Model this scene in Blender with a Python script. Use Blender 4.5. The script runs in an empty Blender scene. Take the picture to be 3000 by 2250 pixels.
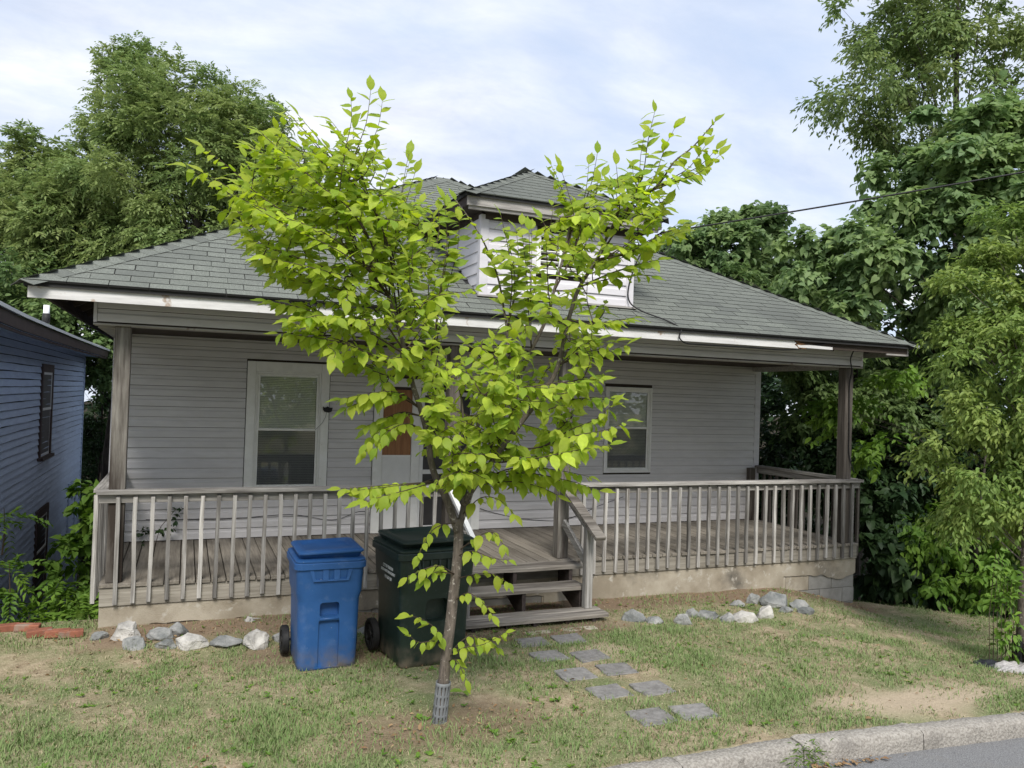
import bpy, bmesh, math, random
import numpy as np
from mathutils import Vector, Matrix, noise

SC = bpy.context.scene
COL = SC.collection
rnd = random.Random(7)
rng = np.random.default_rng(11)
PI = math.pi

# ------------------------------------------------------------------ camera
CX, CY, CZ = 0.7017, -8.4335, 1.9224
YAW, PITCH, ROLL, FPX = 0.39211, 0.01539, 0.03225, 2302.6
def cam_axes():
    cy, sy, cp, sp = math.cos(YAW), math.sin(YAW), math.cos(PITCH), math.sin(PITCH)
    f = Vector((sy*cp, cy*cp, sp)); r = Vector((cy, -sy, 0)); u = r.cross(f)
    c, s = math.cos(ROLL), math.sin(ROLL)
    return c*r + s*u, -s*r + c*u, f
AX_R, AX_U, AX_F = cam_axes()
CAMP = Vector((CX, CY, CZ))
cd = bpy.data.cameras.new("camera"); cam = bpy.data.objects.new("camera", cd); COL.objects.link(cam)
m = Matrix.Identity(4)
for i in range(3):
    m[i][0], m[i][1], m[i][2], m[i][3] = AX_R[i], AX_U[i], -AX_F[i], CAMP[i]
cam.matrix_world = m
cd.sensor_width = 36.0; cd.lens = FPX/3000*36.0; cd.clip_start = 0.05; cd.clip_end = 2000
SC.camera = cam

# ------------------------------------------------------------------ sky, sun, exposure
SUN_EL, SUN_AZ = math.radians(47), math.radians(196)      # azimuth measured from +Y towards +X
W = bpy.data.worlds.new("World"); SC.world = W; W.use_nodes = True
wn, wl = W.node_tree.nodes, W.node_tree.links
wn.clear()
def N(t, **kw):
    n = wn.new(t)
    for k, v in kw.items(): setattr(n, k, v)
    return n
out = N('ShaderNodeOutputWorld'); bg = N('ShaderNodeBackground'); bg.inputs[1].default_value = 0.1
sky = N('ShaderNodeTexSky', sky_type='NISHITA'); sky.sun_disc = False
sky.sun_elevation = SUN_EL; sky.sun_rotation = SUN_AZ; sky.air_density = 1.0; sky.dust_density = 1.5
tc = N('ShaderNodeTexCoord'); sep = N('ShaderNodeSeparateXYZ'); wl.new(tc.outputs['Generated'], sep.inputs[0])
zc = N('ShaderNodeMath', operation='MAXIMUM'); wl.new(sep.outputs[2], zc.inputs[0]); zc.inputs[1].default_value = 0.0
za = N('ShaderNodeMath', operation='ADD'); wl.new(zc.outputs[0], za.inputs[0]); za.inputs[1].default_value = 0.22
dx = N('ShaderNodeMath', operation='DIVIDE'); wl.new(sep.outputs[0], dx.inputs[0]); wl.new(za.outputs[0], dx.inputs[1])
dy = N('ShaderNodeMath', operation='DIVIDE'); wl.new(sep.outputs[1], dy.inputs[0]); wl.new(za.outputs[0], dy.inputs[1])
cmb = N('ShaderNodeCombineXYZ'); wl.new(dx.outputs[0], cmb.inputs[0]); wl.new(dy.outputs[0], cmb.inputs[1])
n1 = N('ShaderNodeTexNoise'); n1.inputs['Scale'].default_value = 1.1; n1.inputs['Detail'].default_value = 8; n1.inputs['Roughness'].default_value = 0.55; n1.inputs['Distortion'].default_value = 0.5
mp = N('ShaderNodeMapping'); mp.inputs['Location'].default_value = (3.1, 1.7, 0.4); mp.inputs['Scale'].default_value = (1.0, 1.5, 1.0)
wl.new(cmb.outputs[0], mp.inputs[0]); wl.new(mp.outputs[0], n1.inputs[0])
cr = N('ShaderNodeValToRGB'); cr.color_ramp.elements[0].position = 0.30; cr.color_ramp.elements[1].position = 0.60
wl.new(n1.outputs[0], cr.inputs[0])
n2 = N('ShaderNodeTexNoise'); n2.inputs['Scale'].default_value = 3.3; n2.inputs['Detail'].default_value = 9; n2.inputs['Roughness'].default_value = 0.6; n2.inputs['Distortion'].default_value = 0.3
wl.new(mp.outputs[0], n2.inputs[0])
cl = N('ShaderNodeValToRGB'); cl.color_ramp.elements[0].position = 0.32; cl.color_ramp.elements[1].position = 0.68
cl.color_ramp.elements[0].color = (2.7, 2.9, 3.4, 1); cl.color_ramp.elements[1].color = (4.05, 4.12, 4.25, 1)
wl.new(n2.outputs[0], cl.inputs[0])
bl = N('ShaderNodeMix', data_type='RGBA'); bl.inputs[0].default_value = 0.88; bl.inputs[7].default_value = (2.2, 2.65, 3.5, 1)
wl.new(sky.outputs[0], bl.inputs[6])
mx = N('ShaderNodeMix', data_type='RGBA')
wl.new(cr.outputs[0], mx.inputs[0]); wl.new(bl.outputs[2], mx.inputs[6]); wl.new(cl.outputs[0], mx.inputs[7])
wl.new(mx.outputs[2], bg.inputs[0]); wl.new(bg.outputs[0], out.inputs[0])

sd = bpy.data.lights.new("sun", 'SUN'); sd.energy = 1.5; sd.angle = math.radians(22); sd.color = (1.0, 0.96, 0.9)
sun = bpy.data.objects.new("sun", sd); COL.objects.link(sun)
sv = Vector((math.sin(SUN_AZ)*math.cos(SUN_EL), math.cos(SUN_AZ)*math.cos(SUN_EL), math.sin(SUN_EL)))
sun.rotation_euler = sv.to_track_quat('Z', 'Y').to_euler(); sun.location = (0, -10, 20)
SC.view_settings.view_transform = 'Standard'; SC.view_settings.look = 'None'
SC.view_settings.gamma = 1.0; SC.view_settings.use_curve_mapping = False
SC.view_settings.exposure = 1.48
SC.render.engine = 'CYCLES'
SC.cycles.max_bounces = 8; SC.cycles.transparent_max_bounces = 16; SC.cycles.use_denoising = True

# ------------------------------------------------------------------ measuring helpers
K = 3000/2212
def ray(px, py):
    return AX_R*((px-1500)/FPX) + AX_U*(-(py-1125)/FPX) + AX_F
def at(px, py, d):                      # photo pixel (2212 wide view) -> world point at camera depth d
    return CAMP + ray(px*K, py*K)*d
def sm(a, b, x):
    t = min(1, max(0, (x-a)/(b-a))); return t*t*(3-2*t)
def ground(x, y):
    z = -0.5 + 0.14*min(1, max(0, (-1.2-y)/3))
    if x < 3: z += 0.08*min(1, max(0, (y+0.9)/0.8))*sm(3, 2, x)
    if x > 4.6:
        z -= 0.05*(min(x, 40)-4.6)*sm(-0.2, -3.2, y) + 0.012*(min(x, 14)-4.6)*(1-sm(-0.2, -3.2, y))
        z -= 0.30*sm(8.0, 9.7, x)*sm(-3.4, -0.4, y)
    s = ((x-9.62)*0.87 + (y-0.05))/1.325
    if s > 0 and x > 9.6 - 0.1 or (s > 0 and y < 0): z -= 1.9*sm(0.0, 2.6, s) + 0.05*min(s, 12)
    if x < 0.1:
        z -= (2.2*sm(0.34, 1.5, y) + 0.105*min(max(y-0.4, 0), 17))*sm(0.1, -0.12, x)
    if x < -8 or x > 25: pass
    if y < -4.17: z -= 0.34*sm(-4.17, -4.24, y)*sm(-12.0, -11.6, y)
    return z
def gz(x, y): return ground(x, y) + 0.018*noise.noise((x*2.2, y*2.2, 0)) + 0.010*noise.noise((x*7, y*7, 3))
def onground(px, py, it=25):            # photo pixel (2212 view) -> ground point
    z = -0.5; P = None
    r = ray(px*K, py*K)
    for _ in range(it):
        t = (z-CZ)/r.z; P = CAMP + r*t; z = ground(P.x, P.y)
    return Vector((P.x, P.y, z))

# ------------------------------------------------------------------ materials
def mat(name, c1, c2=None, scale=6, detail=5, ramp=(0.35, 0.65), rough=0.8, bump=0.0, bscale=60, stretch=(1, 1, 1),
        c3=None, scale3=1.2, ramp3=(0.5, 0.7), rand=0.0, spec=0.3, metal=0.0, spot=None, spots=40, spotr=(0.62, 0.68), tint=None, trans=0.0, bdist=0.01, stretch3=None):
    M = bpy.data.materials.new(name); M.use_nodes = True
    nt = M.node_tree; nd, ln = nt.nodes, nt.links
    P = nd['Principled BSDF']; P.inputs['Roughness'].default_value = rough; P.inputs['Specular IOR Level'].default_value = spec; P.inputs['Metallic'].default_value = metal
    tcx = nd.new('ShaderNodeTexCoord'); mpp = nd.new('ShaderNodeMapping'); mpp.inputs['Scale'].default_value = stretch
    vec = tcx.outputs['Object']
    oi = nd.new('ShaderNodeObjectInfo')
    if rand:
        ad = nd.new('ShaderNodeVectorMath'); ad.operation = 'SCALE'; ad.inputs[0].default_value = (13.1, 17.3, 11.7); ln.new(oi.outputs['Random'], ad.inputs['Scale'])
        a2 = nd.new('ShaderNodeVectorMath'); a2.operation = 'ADD'; ln.new(vec, a2.inputs[0]); ln.new(ad.outputs[0], a2.inputs[1]); vec = a2.outputs[0]
    ln.new(vec, mpp.inputs[0])
    col = None
    def noise_(sc, det, v):
        n = nd.new('ShaderNodeTexNoise'); n.inputs['Scale'].default_value = sc; n.inputs['Detail'].default_value = det; n.inputs['Roughness'].default_value = 0.6; ln.new(v, n.inputs[0]); return n.outputs[0]
    def rampf(v, r):
        q = nd.new('ShaderNodeMapRange'); q.inputs[1].default_value = r[0]; q.inputs[2].default_value = r[1]; ln.new(v, q.inputs[0]); return q.outputs[0]
    def mix(f, a, b, mode='MIX'):
        q = nd.new('ShaderNodeMix'); q.data_type = 'RGBA'; q.blend_type = mode
        if isinstance(f, float): q.inputs[0].default_value = f
        else: ln.new(f, q.inputs[0])
        for i, w in ((6, a), (7, b)):
            if isinstance(w, tuple): q.inputs[i].default_value = (*w, 1)
            else: ln.new(w, q.inputs[i])
        return q.outputs[2]
    nfac = noise_(scale, detail, mpp.outputs[0])
    if c2: col = mix(rampf(nfac, ramp), c1, c2)
    if c3:
        v3 = vec
        if stretch3:
            m3 = nd.new('ShaderNodeMapping'); m3.inputs['Scale'].default_value = stretch3; ln.new(vec, m3.inputs[0]); v3 = m3.outputs[0]
        f3 = rampf(noise_(scale3, 6, v3), ramp3); col = mix(f3, col if col else c1, c3)
    if spot:
        fs = rampf(noise_(spots, 3, vec), spotr); col = mix(fs, col if col else c1, spot)
    if tint:
        at_ = nd.new('ShaderNodeAttribute'); at_.attribute_name = 'tint'; col = mix(at_.outputs['Fac'], col if col else c1, tint)
    if rand:
        mr = nd.new('ShaderNodeMapRange'); mr.inputs[3].default_value = 1-rand; mr.inputs[4].default_value = 1+rand; ln.new(oi.outputs['Random'], mr.inputs[0])
        hs = nd.new('ShaderNodeHueSaturation'); ln.new(mr.outputs[0], hs.inputs['Value'])
        if col: ln.new(col, hs.inputs['Color'])
        else: hs.inputs['Color'].default_value = (*c1, 1)
        col = hs.outputs[0]
    if col: ln.new(col, P.inputs['Base Color'])
    else: P.inputs['Base Color'].default_value = (*c1, 1)
    if bump:
        b = nd.new('ShaderNodeBump'); b.inputs['Strength'].default_value = bump; b.inputs['Distance'].default_value = bdist
        ln.new(noise_(bscale, 4, mpp.outputs[0]), b.inputs['Height']); ln.new(b.outputs[0], P.inputs['Normal'])
    if trans:
        T = nd.new('ShaderNodeBsdfTranslucent'); S = nd.new('ShaderNodeMixShader'); S.inputs[0].default_value = trans
        if col:
            g = nd.new('ShaderNodeHueSaturation'); g.inputs['Value'].default_value = 1.25; g.inputs['Saturation'].default_value = 1.1; ln.new(col, g.inputs['Color']); ln.new(g.outputs[0], T.inputs[0])
        else: T.inputs[0].default_value = (*c1, 1)
        O = nd['Material Output']; ln.new(P.outputs[0], S.inputs[1]); ln.new(T.outputs[0], S.inputs[2]); ln.new(S.outputs[0], O.inputs[0])
    return M

def wood(name, axis, light, dark, deep, rand=0.22, knot=(0.52, 0.72)):
    st = [26, 26, 26]; st[axis] = 1.3
    M = mat(name, light, dark, scale=1.6, detail=7, ramp=(0.36, 0.66), rough=0.85, bump=0.6, bscale=2.0, stretch=tuple(st), c3=deep, scale3=1.0,
            ramp3=knot, rand=rand, spec=0.15, bdist=0.006, stretch3=tuple(s*0.16 if i != axis else s*0.5 for i, s in enumerate(st)))
    return M
WL, WD, WP = (0.37, 0.355, 0.33), (0.15, 0.14, 0.13), (0.065, 0.056, 0.05)
M_WX = wood('weathered_wood_along', 0, WL, WD, WP)
M_WY = wood('weathered_wood_deep', 1, WL, WD, WP)
M_WZ = wood('weathered_wood_upright', 2, (0.40, 0.385, 0.36), (0.16, 0.148, 0.135), (0.075, 0.064, 0.055), rand=0.42)
M_RIM = wood('weathered_rim_board', 0, (0.33, 0.305, 0.26), (0.20, 0.18, 0.15), (0.13, 0.115, 0.09), rand=0.1)
M_DECK = wood('deck_wood', 1, (0.25, 0.225, 0.19), (0.155, 0.138, 0.115), (0.105, 0.092, 0.075), rand=0.16)
M_POST = wood('post_wood', 2, (0.27, 0.255, 0.225), (0.115, 0.10, 0.088), (0.045, 0.036, 0.03), rand=0.12, knot=(0.40, 0.60))
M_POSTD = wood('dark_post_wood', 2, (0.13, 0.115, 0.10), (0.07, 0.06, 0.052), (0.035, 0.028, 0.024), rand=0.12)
M_TREAD = wood('tread_wood', 0, (0.34, 0.31, 0.27), (0.16, 0.14, 0.12), (0.06, 0.052, 0.045), rand=0.14)
M_DARKW = wood('dark_wood_and_shade', 0, (0.075, 0.06, 0.05), (0.045, 0.036, 0.03), (0.03, 0.025, 0.022), rand=0.1)
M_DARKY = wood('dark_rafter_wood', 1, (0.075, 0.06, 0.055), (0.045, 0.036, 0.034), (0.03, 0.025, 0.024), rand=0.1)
M_SIDING = mat('vinyl_siding', (0.61, 0.595, 0.60), (0.545, 0.53, 0.535), scale=3, detail=4, rough=0.5, rand=0.025, spec=0.35, stretch=(1, 1, 5), bump=0.1, bscale=8, bdist=0.004)
M_SIDEW = mat('pale_siding', (0.63, 0.615, 0.64), (0.56, 0.545, 0.57), scale=3, detail=4, rough=0.5, rand=0.02, spec=0.35, stretch=(1, 1, 5))
M_TRIM = mat('white_trim', (0.80, 0.80, 0.78), (0.72, 0.72, 0.69), scale=9, rough=0.55, rand=0.03, spec=0.35, spot=(0.30, 0.29, 0.27), spots=22, spotr=(0.72, 0.80))
M_FASCIA = mat('peeling_white_paint', (0.66, 0.655, 0.645), (0.50, 0.49, 0.48), scale=3, detail=8, ramp=(0.4, 0.72), stretch=(0.8, 6, 6), rough=0.6, rand=0.03, spot=(0.36, 0.28, 0.22), spots=6, spotr=(0.615, 0.68), bump=0.25, bscale=6)
M_GREYPAINT = mat('worn_grey_trim', (0.40, 0.38, 0.355), (0.25, 0.235, 0.22), scale=3, detail=8, stretch=(1, 8, 14), rough=0.7, spot=(0.14, 0.085, 0.06), spots=7, spotr=(0.66, 0.74), bump=0.3, bscale=6)
M_SHING = mat('asphalt_shingle', (0.205, 0.218, 0.192), (0.100, 0.110, 0.096), scale=85, detail=3, ramp=(0.36, 0.64), rough=0.92, bump=0.6, bscale=120, rand=0.035, spec=0.2, c3=(0.105, 0.112, 0.102), scale3=0.5, ramp3=(0.44, 0.70), bdist=0.003)
M_FELT = mat('felt_and_lap_shadow', (0.03, 0.03, 0.03), rough=0.95)
M_BLOCK = mat('concrete_block', (0.42, 0.375, 0.30), (0.285, 0.245, 0.185), scale=2.6, detail=8, ramp=(0.38, 0.62), rough=0.95, bump=0.5, bscale=90, rand=0.12, c3=(0.115, 0.105, 0.09), scale3=1.1, ramp3=(0.56, 0.72), spot=(0.50, 0.47, 0.41), spots=9, spotr=(0.60, 0.74), spec=0.1)
M_BLOCKG = mat('grey_block', (0.31, 0.30, 0.275), (0.215, 0.205, 0.185), scale=5, detail=8, rough=0.95, bump=0.5, bscale=90, rand=0.1, spec=0.1)
M_MORTAR = mat('mortar', (0.30, 0.28, 0.24), (0.2, 0.185, 0.16), scale=20, rough=0.95)
M_DARK = mat('unlit_room_paint', (0.012, 0.012, 0.013), rough=0.9)
M_BLIND = mat('blind_white', (0.80, 0.80, 0.77), rough=0.5)
M_BLIND2 = mat('blind_lower_grey', (0.30, 0.30, 0.31), rough=0.5)
M_DOORW = mat('door_white', (0.74, 0.74, 0.73), (0.66, 0.66, 0.65), scale=4, rough=0.4, spec=0.4)
M_PLY = mat('plywood_brown', (0.34, 0.165, 0.075), (0.22, 0.10, 0.045), scale=5, detail=6, stretch=(6, 6, 0.8), rough=0.6, rand=0.02)
M_SCREEN = mat('dark_screen', (0.025, 0.024, 0.026), (0.045, 0.042, 0.042), scale=2, rough=0.45, spec=0.4)
M_BLUEP = mat('blue_cart_plastic', (0.026, 0.100, 0.285), (0.020, 0.083, 0.24), scale=5, rough=0.48, spec=0.4, c3=(0.085, 0.15, 0.30), scale3=7, ramp3=(0.55, 0.85), bump=0.08, bscale=60, spot=(0.22, 0.27, 0.36), spots=30, spotr=(0.70, 0.76))
M_GREENP = mat('green_cart_plastic', (0.010, 0.022, 0.017), (0.016, 0.030, 0.024), scale=6, rough=0.42, spec=0.45, c3=(0.045, 0.055, 0.05), scale3=9, ramp3=(0.55, 0.85), bump=0.08, bscale=60, spot=(0.10, 0.11, 0.105), spots=34, spotr=(0.70, 0.76))
M_RUBBER = mat('black_plastic', (0.012, 0.012, 0.013), (0.022, 0.022, 0.022), scale=20, rough=0.6)
M_BARKY = mat('young_bark', (0.165, 0.138, 0.115), (0.075, 0.062, 0.052), scale=2.2, detail=7, stretch=(26, 26, 6), rough=0.9, bump=0.8, bscale=3, spot=(0.36, 0.33, 0.29), spots=34, spotr=(0.60, 0.68), bdist=0.008)
M_TWIG = mat('twig_bark', (0.050, 0.036, 0.027), (0.085, 0.062, 0.042), scale=30, rough=0.8)
M_BARKO = mat('old_bark', (0.085, 0.07, 0.058), (0.04, 0.034, 0.03), scale=3, detail=7, stretch=(6, 6, 1.2), rough=0.95, bump=0.8, bscale=4)
M_BLUEW = mat('blue_clapboard', (0.52, 0.62, 0.78), (0.44, 0.53, 0.69), scale=2.5, detail=7, stretch=(3, 1, 8), rough=0.6, rand=0.08, spot=(0.05, 0.05, 0.055), spots=9, spotr=(0.70, 0.76), spec=0.3)
M_BROWN = mat('brown_trim', (0.085, 0.058, 0.052), (0.06, 0.042, 0.038), scale=4, rough=0.6, rand=0.05)
M_METALR = mat('white_metal_roof', (0.78, 0.79, 0.80), rough=0.4, spec=0.5)
M_BRICK = mat('old_brick', (0.32, 0.125, 0.075), (0.22, 0.085, 0.055), scale=9, rough=0.92, bump=0.5, bscale=70, rand=0.2, c3=(0.24, 0.20, 0.16), scale3=6, ramp3=(0.55, 0.7))
M_ROCK = mat('quartz_rock', (0.31, 0.31, 0.30), (0.14, 0.148, 0.145), scale=5, detail=9, ramp=(0.35, 0.62), rough=0.9, bump=0.9, bscale=18, rand=0.12, c3=(0.40, 0.39, 0.37), scale3=4, ramp3=(0.52, 0.72), bdist=0.02)
M_ROCKW = mat('white_rock', (0.56, 0.54, 0.50), (0.26, 0.25, 0.235), scale=6, detail=9, ramp=(0.35, 0.65), rough=0.9, bump=0.9, bscale=18, rand=0.08, bdist=0.02)
M_GRANITE = mat('granite_kerb', (0.40, 0.375, 0.335), (0.235, 0.215, 0.19), scale=55, detail=4, ramp=(0.35, 0.65), rough=0.95, bump=1.0, bscale=38, rand=0.08, c3=(0.14, 0.13, 0.118), scale3=2.3, ramp3=(0.54, 0.76), bdist=0.018, spec=0.1)
M_ASPH = mat('asphalt', (0.26, 0.26, 0.26), (0.13, 0.13, 0.132), scale=130, detail=3, ramp=(0.38, 0.62), rough=0.95, bump=0.8, bscale=120, c3=(0.22, 0.20, 0.17), scale3=1.0, ramp3=(0.56, 0.8), bdist=0.008, spec=0.15)
M_PAVER = mat('slate_grey_paver', (0.265, 0.255, 0.245), (0.175, 0.168, 0.16), scale=22, detail=7, rough=0.95, bump=0.6, bscale=70, rand=0.1, spot=(0.33, 0.29, 0.2), spots=45, spotr=(0.66, 0.72), spec=0.1)
M_CABLE = mat('black_cable', (0.01, 0.01, 0.011), rough=0.5)
M_GUARD = mat('grey_guard_plastic', (0.19, 0.20, 0.21), (0.14, 0.148, 0.155), scale=12, rough=0.55)
M_FLUFF = mat('pale_fibre', (0.52, 0.50, 0.49), (0.33, 0.31, 0.30), scale=20, stretch=(1, 4, 4), rough=0.95, bump=1.0, bscale=40)
M_TARP = mat('black_sheet', (0.025, 0.027, 0.033), rough=0.5, bump=0.6, bscale=25)
M_WHITEINK = mat('white_print', (0.72, 0.73, 0.72), rough=0.6)
M_YELLOW = mat('yellow_flower', (0.75, 0.55, 0.03), rough=0.6)
M_PINK = mat('pink_scrap', (0.70, 0.10, 0.40), rough=0.5)
M_LITTER = mat('dead_leaf', (0.26, 0.155, 0.075), (0.40, 0.29, 0.16), scale=8, rough=0.8, tint=(0.13, 0.07, 0.035))
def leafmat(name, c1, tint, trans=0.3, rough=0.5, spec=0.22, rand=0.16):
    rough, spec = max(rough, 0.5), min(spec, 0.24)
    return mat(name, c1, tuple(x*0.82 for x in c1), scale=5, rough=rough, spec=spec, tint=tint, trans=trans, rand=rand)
M_LIME = leafmat('lime_elm_leaf', (0.56, 0.67, 0.085), (0.33, 0.50, 0.062), trans=0.53, rough=0.45, rand=0.26)
M_LEAFA = leafmat('ash_leaf', (0.29, 0.35, 0.125), (0.18, 0.26, 0.095), trans=0.42, rough=0.4, rand=0)
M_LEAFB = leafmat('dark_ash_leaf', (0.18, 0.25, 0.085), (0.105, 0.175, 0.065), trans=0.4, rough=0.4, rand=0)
M_LEAFC = leafmat('broad_leaf', (0.29, 0.385, 0.145), (0.18, 0.275, 0.125), trans=0.45, rough=0.38, spec=0.45, rand=0)
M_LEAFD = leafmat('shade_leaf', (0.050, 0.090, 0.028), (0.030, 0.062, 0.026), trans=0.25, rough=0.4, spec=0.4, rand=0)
M_LEAFO = leafmat('olive_leaf', (0.27, 0.335, 0.09), (0.16, 0.245, 0.065), trans=0.4, rough=0.45, rand=0.14)
M_LEAFS = leafmat('sumac_leaf', (0.19, 0.31, 0.045), (0.10, 0.20, 0.035), trans=0.3, rough=0.45, rand=0)
M_GRASS = mat('lawn_grass_blade', (0.145, 0.245, 0.072), rough=0.65, spec=0.2, tint=(0.43, 0.365, 0.235), trans=0.2)

def glassmat(name, tintc, fmin, rough=0.0):
    M = bpy.data.materials.new(name); M.use_nodes = True
    nd, ln = M.node_tree.nodes, M.node_tree.links; nd.clear()
    O = nd.new('ShaderNodeOutputMaterial'); S = nd.new('ShaderNodeMixShader'); T = nd.new('ShaderNodeBsdfTransparent'); G = nd.new('ShaderNodeBsdfGlossy')
    T.inputs[0].default_value = (*tintc, 1); G.inputs['Roughness'].default_value = rough
    F = nd.new('ShaderNodeFresnel'); F.inputs[0].default_value = 1.6
    A = nd.new('ShaderNodeMath'); A.operation = 'ADD'; A.inputs[1].default_value = fmin; ln.new(F.outputs[0], A.inputs[0])
    ln.new(A.outputs[0], S.inputs[0]); ln.new(T.outputs[0], S.inputs[1]); ln.new(G.outputs[0], S.inputs[2]); ln.new(S.outputs[0], O.inputs[0])
    return M
M_GLASS = glassmat('window_glass', (0.90, 0.92, 0.90), 0.055)
M_GLASSD = glassmat('screened_glass', (0.50, 0.51, 0.53), 0.04, 0.05)

def ground_mat():
    M = mat('lawn_soil', (0.42, 0.345, 0.235), (0.25, 0.195, 0.125), scale=11, detail=9, ramp=(0.35, 0.65), rough=0.98, bump=0.9, bscale=60, spec=0.05,
            c3=(0.17, 0.20, 0.09), scale3=1.9, ramp3=(0.40, 0.62), spot=(0.55, 0.47, 0.33), spots=95, spotr=(0.58, 0.68), bdist=0.02)
    nd, ln = M.node_tree.nodes, M.node_tree.links
    P = nd['Principled BSDF']; src = P.inputs['Base Color'].links[0].from_socket
    a = nd.new('ShaderNodeAttribute'); a.attribute_name = 'soil'
    tc_ = nd.new('ShaderNodeTexCoord'); n = nd.new('ShaderNodeTexNoise'); n.inputs['Scale'].default_value = 26; n.inputs['Detail'].default_value = 8; ln.new(tc_.outputs['Object'], n.inputs[0])
    def two(c, d):
        q = nd.new('ShaderNodeMix'); q.data_type = 'RGBA'; q.inputs[6].default_value = (*c, 1); q.inputs[7].default_value = (*d, 1); ln.new(n.outputs[0], q.inputs[0]); return q.outputs[2]
    sep_ = nd.new('ShaderNodeSeparateColor'); ln.new(a.outputs['Color'], sep_.inputs[0])
    cur = src
    for ch, cols in ((0, ((0.56, 0.46, 0.335), (0.38, 0.305, 0.215))), (1, ((0.29, 0.215, 0.145), (0.155, 0.112, 0.078))), (2, ((0.045, 0.036, 0.022), (0.02, 0.018, 0.012)))):
        q = nd.new('ShaderNodeMix'); q.data_type = 'RGBA'; ln.new(sep_.outputs[ch], q.inputs[0]); ln.new(cur, q.inputs[6]); ln.new(two(*cols), q.inputs[7]); cur = q.outputs[2]
    ln.new(cur, P.inputs['Base Color'])
    return M
M_GROUND = ground_mat()

def dirty(M, h=0.22, dirt=(0.16, 0.13, 0.095)):   # splashed mud near the foot of the cart
    nd, ln = M.node_tree.nodes, M.node_tree.links
    P = nd['Principled BSDF']; src = P.inputs['Base Color'].links[0].from_socket
    tc_ = nd.new('ShaderNodeTexCoord'); s = nd.new('ShaderNodeSeparateXYZ'); ln.new(tc_.outputs['Object'], s.inputs[0])
    n = nd.new('ShaderNodeTexNoise'); n.inputs['Scale'].default_value = 9; n.inputs['Detail'].default_value = 7; ln.new(tc_.outputs['Object'], n.inputs[0])
    q = nd.new('ShaderNodeMapRange'); q.inputs[1].default_value = 0.0; q.inputs[2].default_value = h; q.inputs[3].default_value = 1.0; q.inputs[4].default_value = 0.0; ln.new(s.outputs[2], q.inputs[0])
    r = nd.new('ShaderNodeMapRange'); r.inputs[1].default_value = 0.36; r.inputs[2].default_value = 0.66; ln.new(n.outputs[0], r.inputs[0])
    mm = nd.new('ShaderNodeMath'); mm.operation = 'MULTIPLY'; ln.new(q.outputs[0], mm.inputs[0]); ln.new(r.outputs[0], mm.inputs[1])
    x = nd.new('ShaderNodeMix'); x.data_type = 'RGBA'; ln.new(mm.outputs[0], x.inputs[0]); ln.new(src, x.inputs[6]); x.inputs[7].default_value = (*dirt, 1); ln.new(x.outputs[2], P.inputs['Base Color'])
dirty(M_BLUEP); dirty(M_GREENP)

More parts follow.
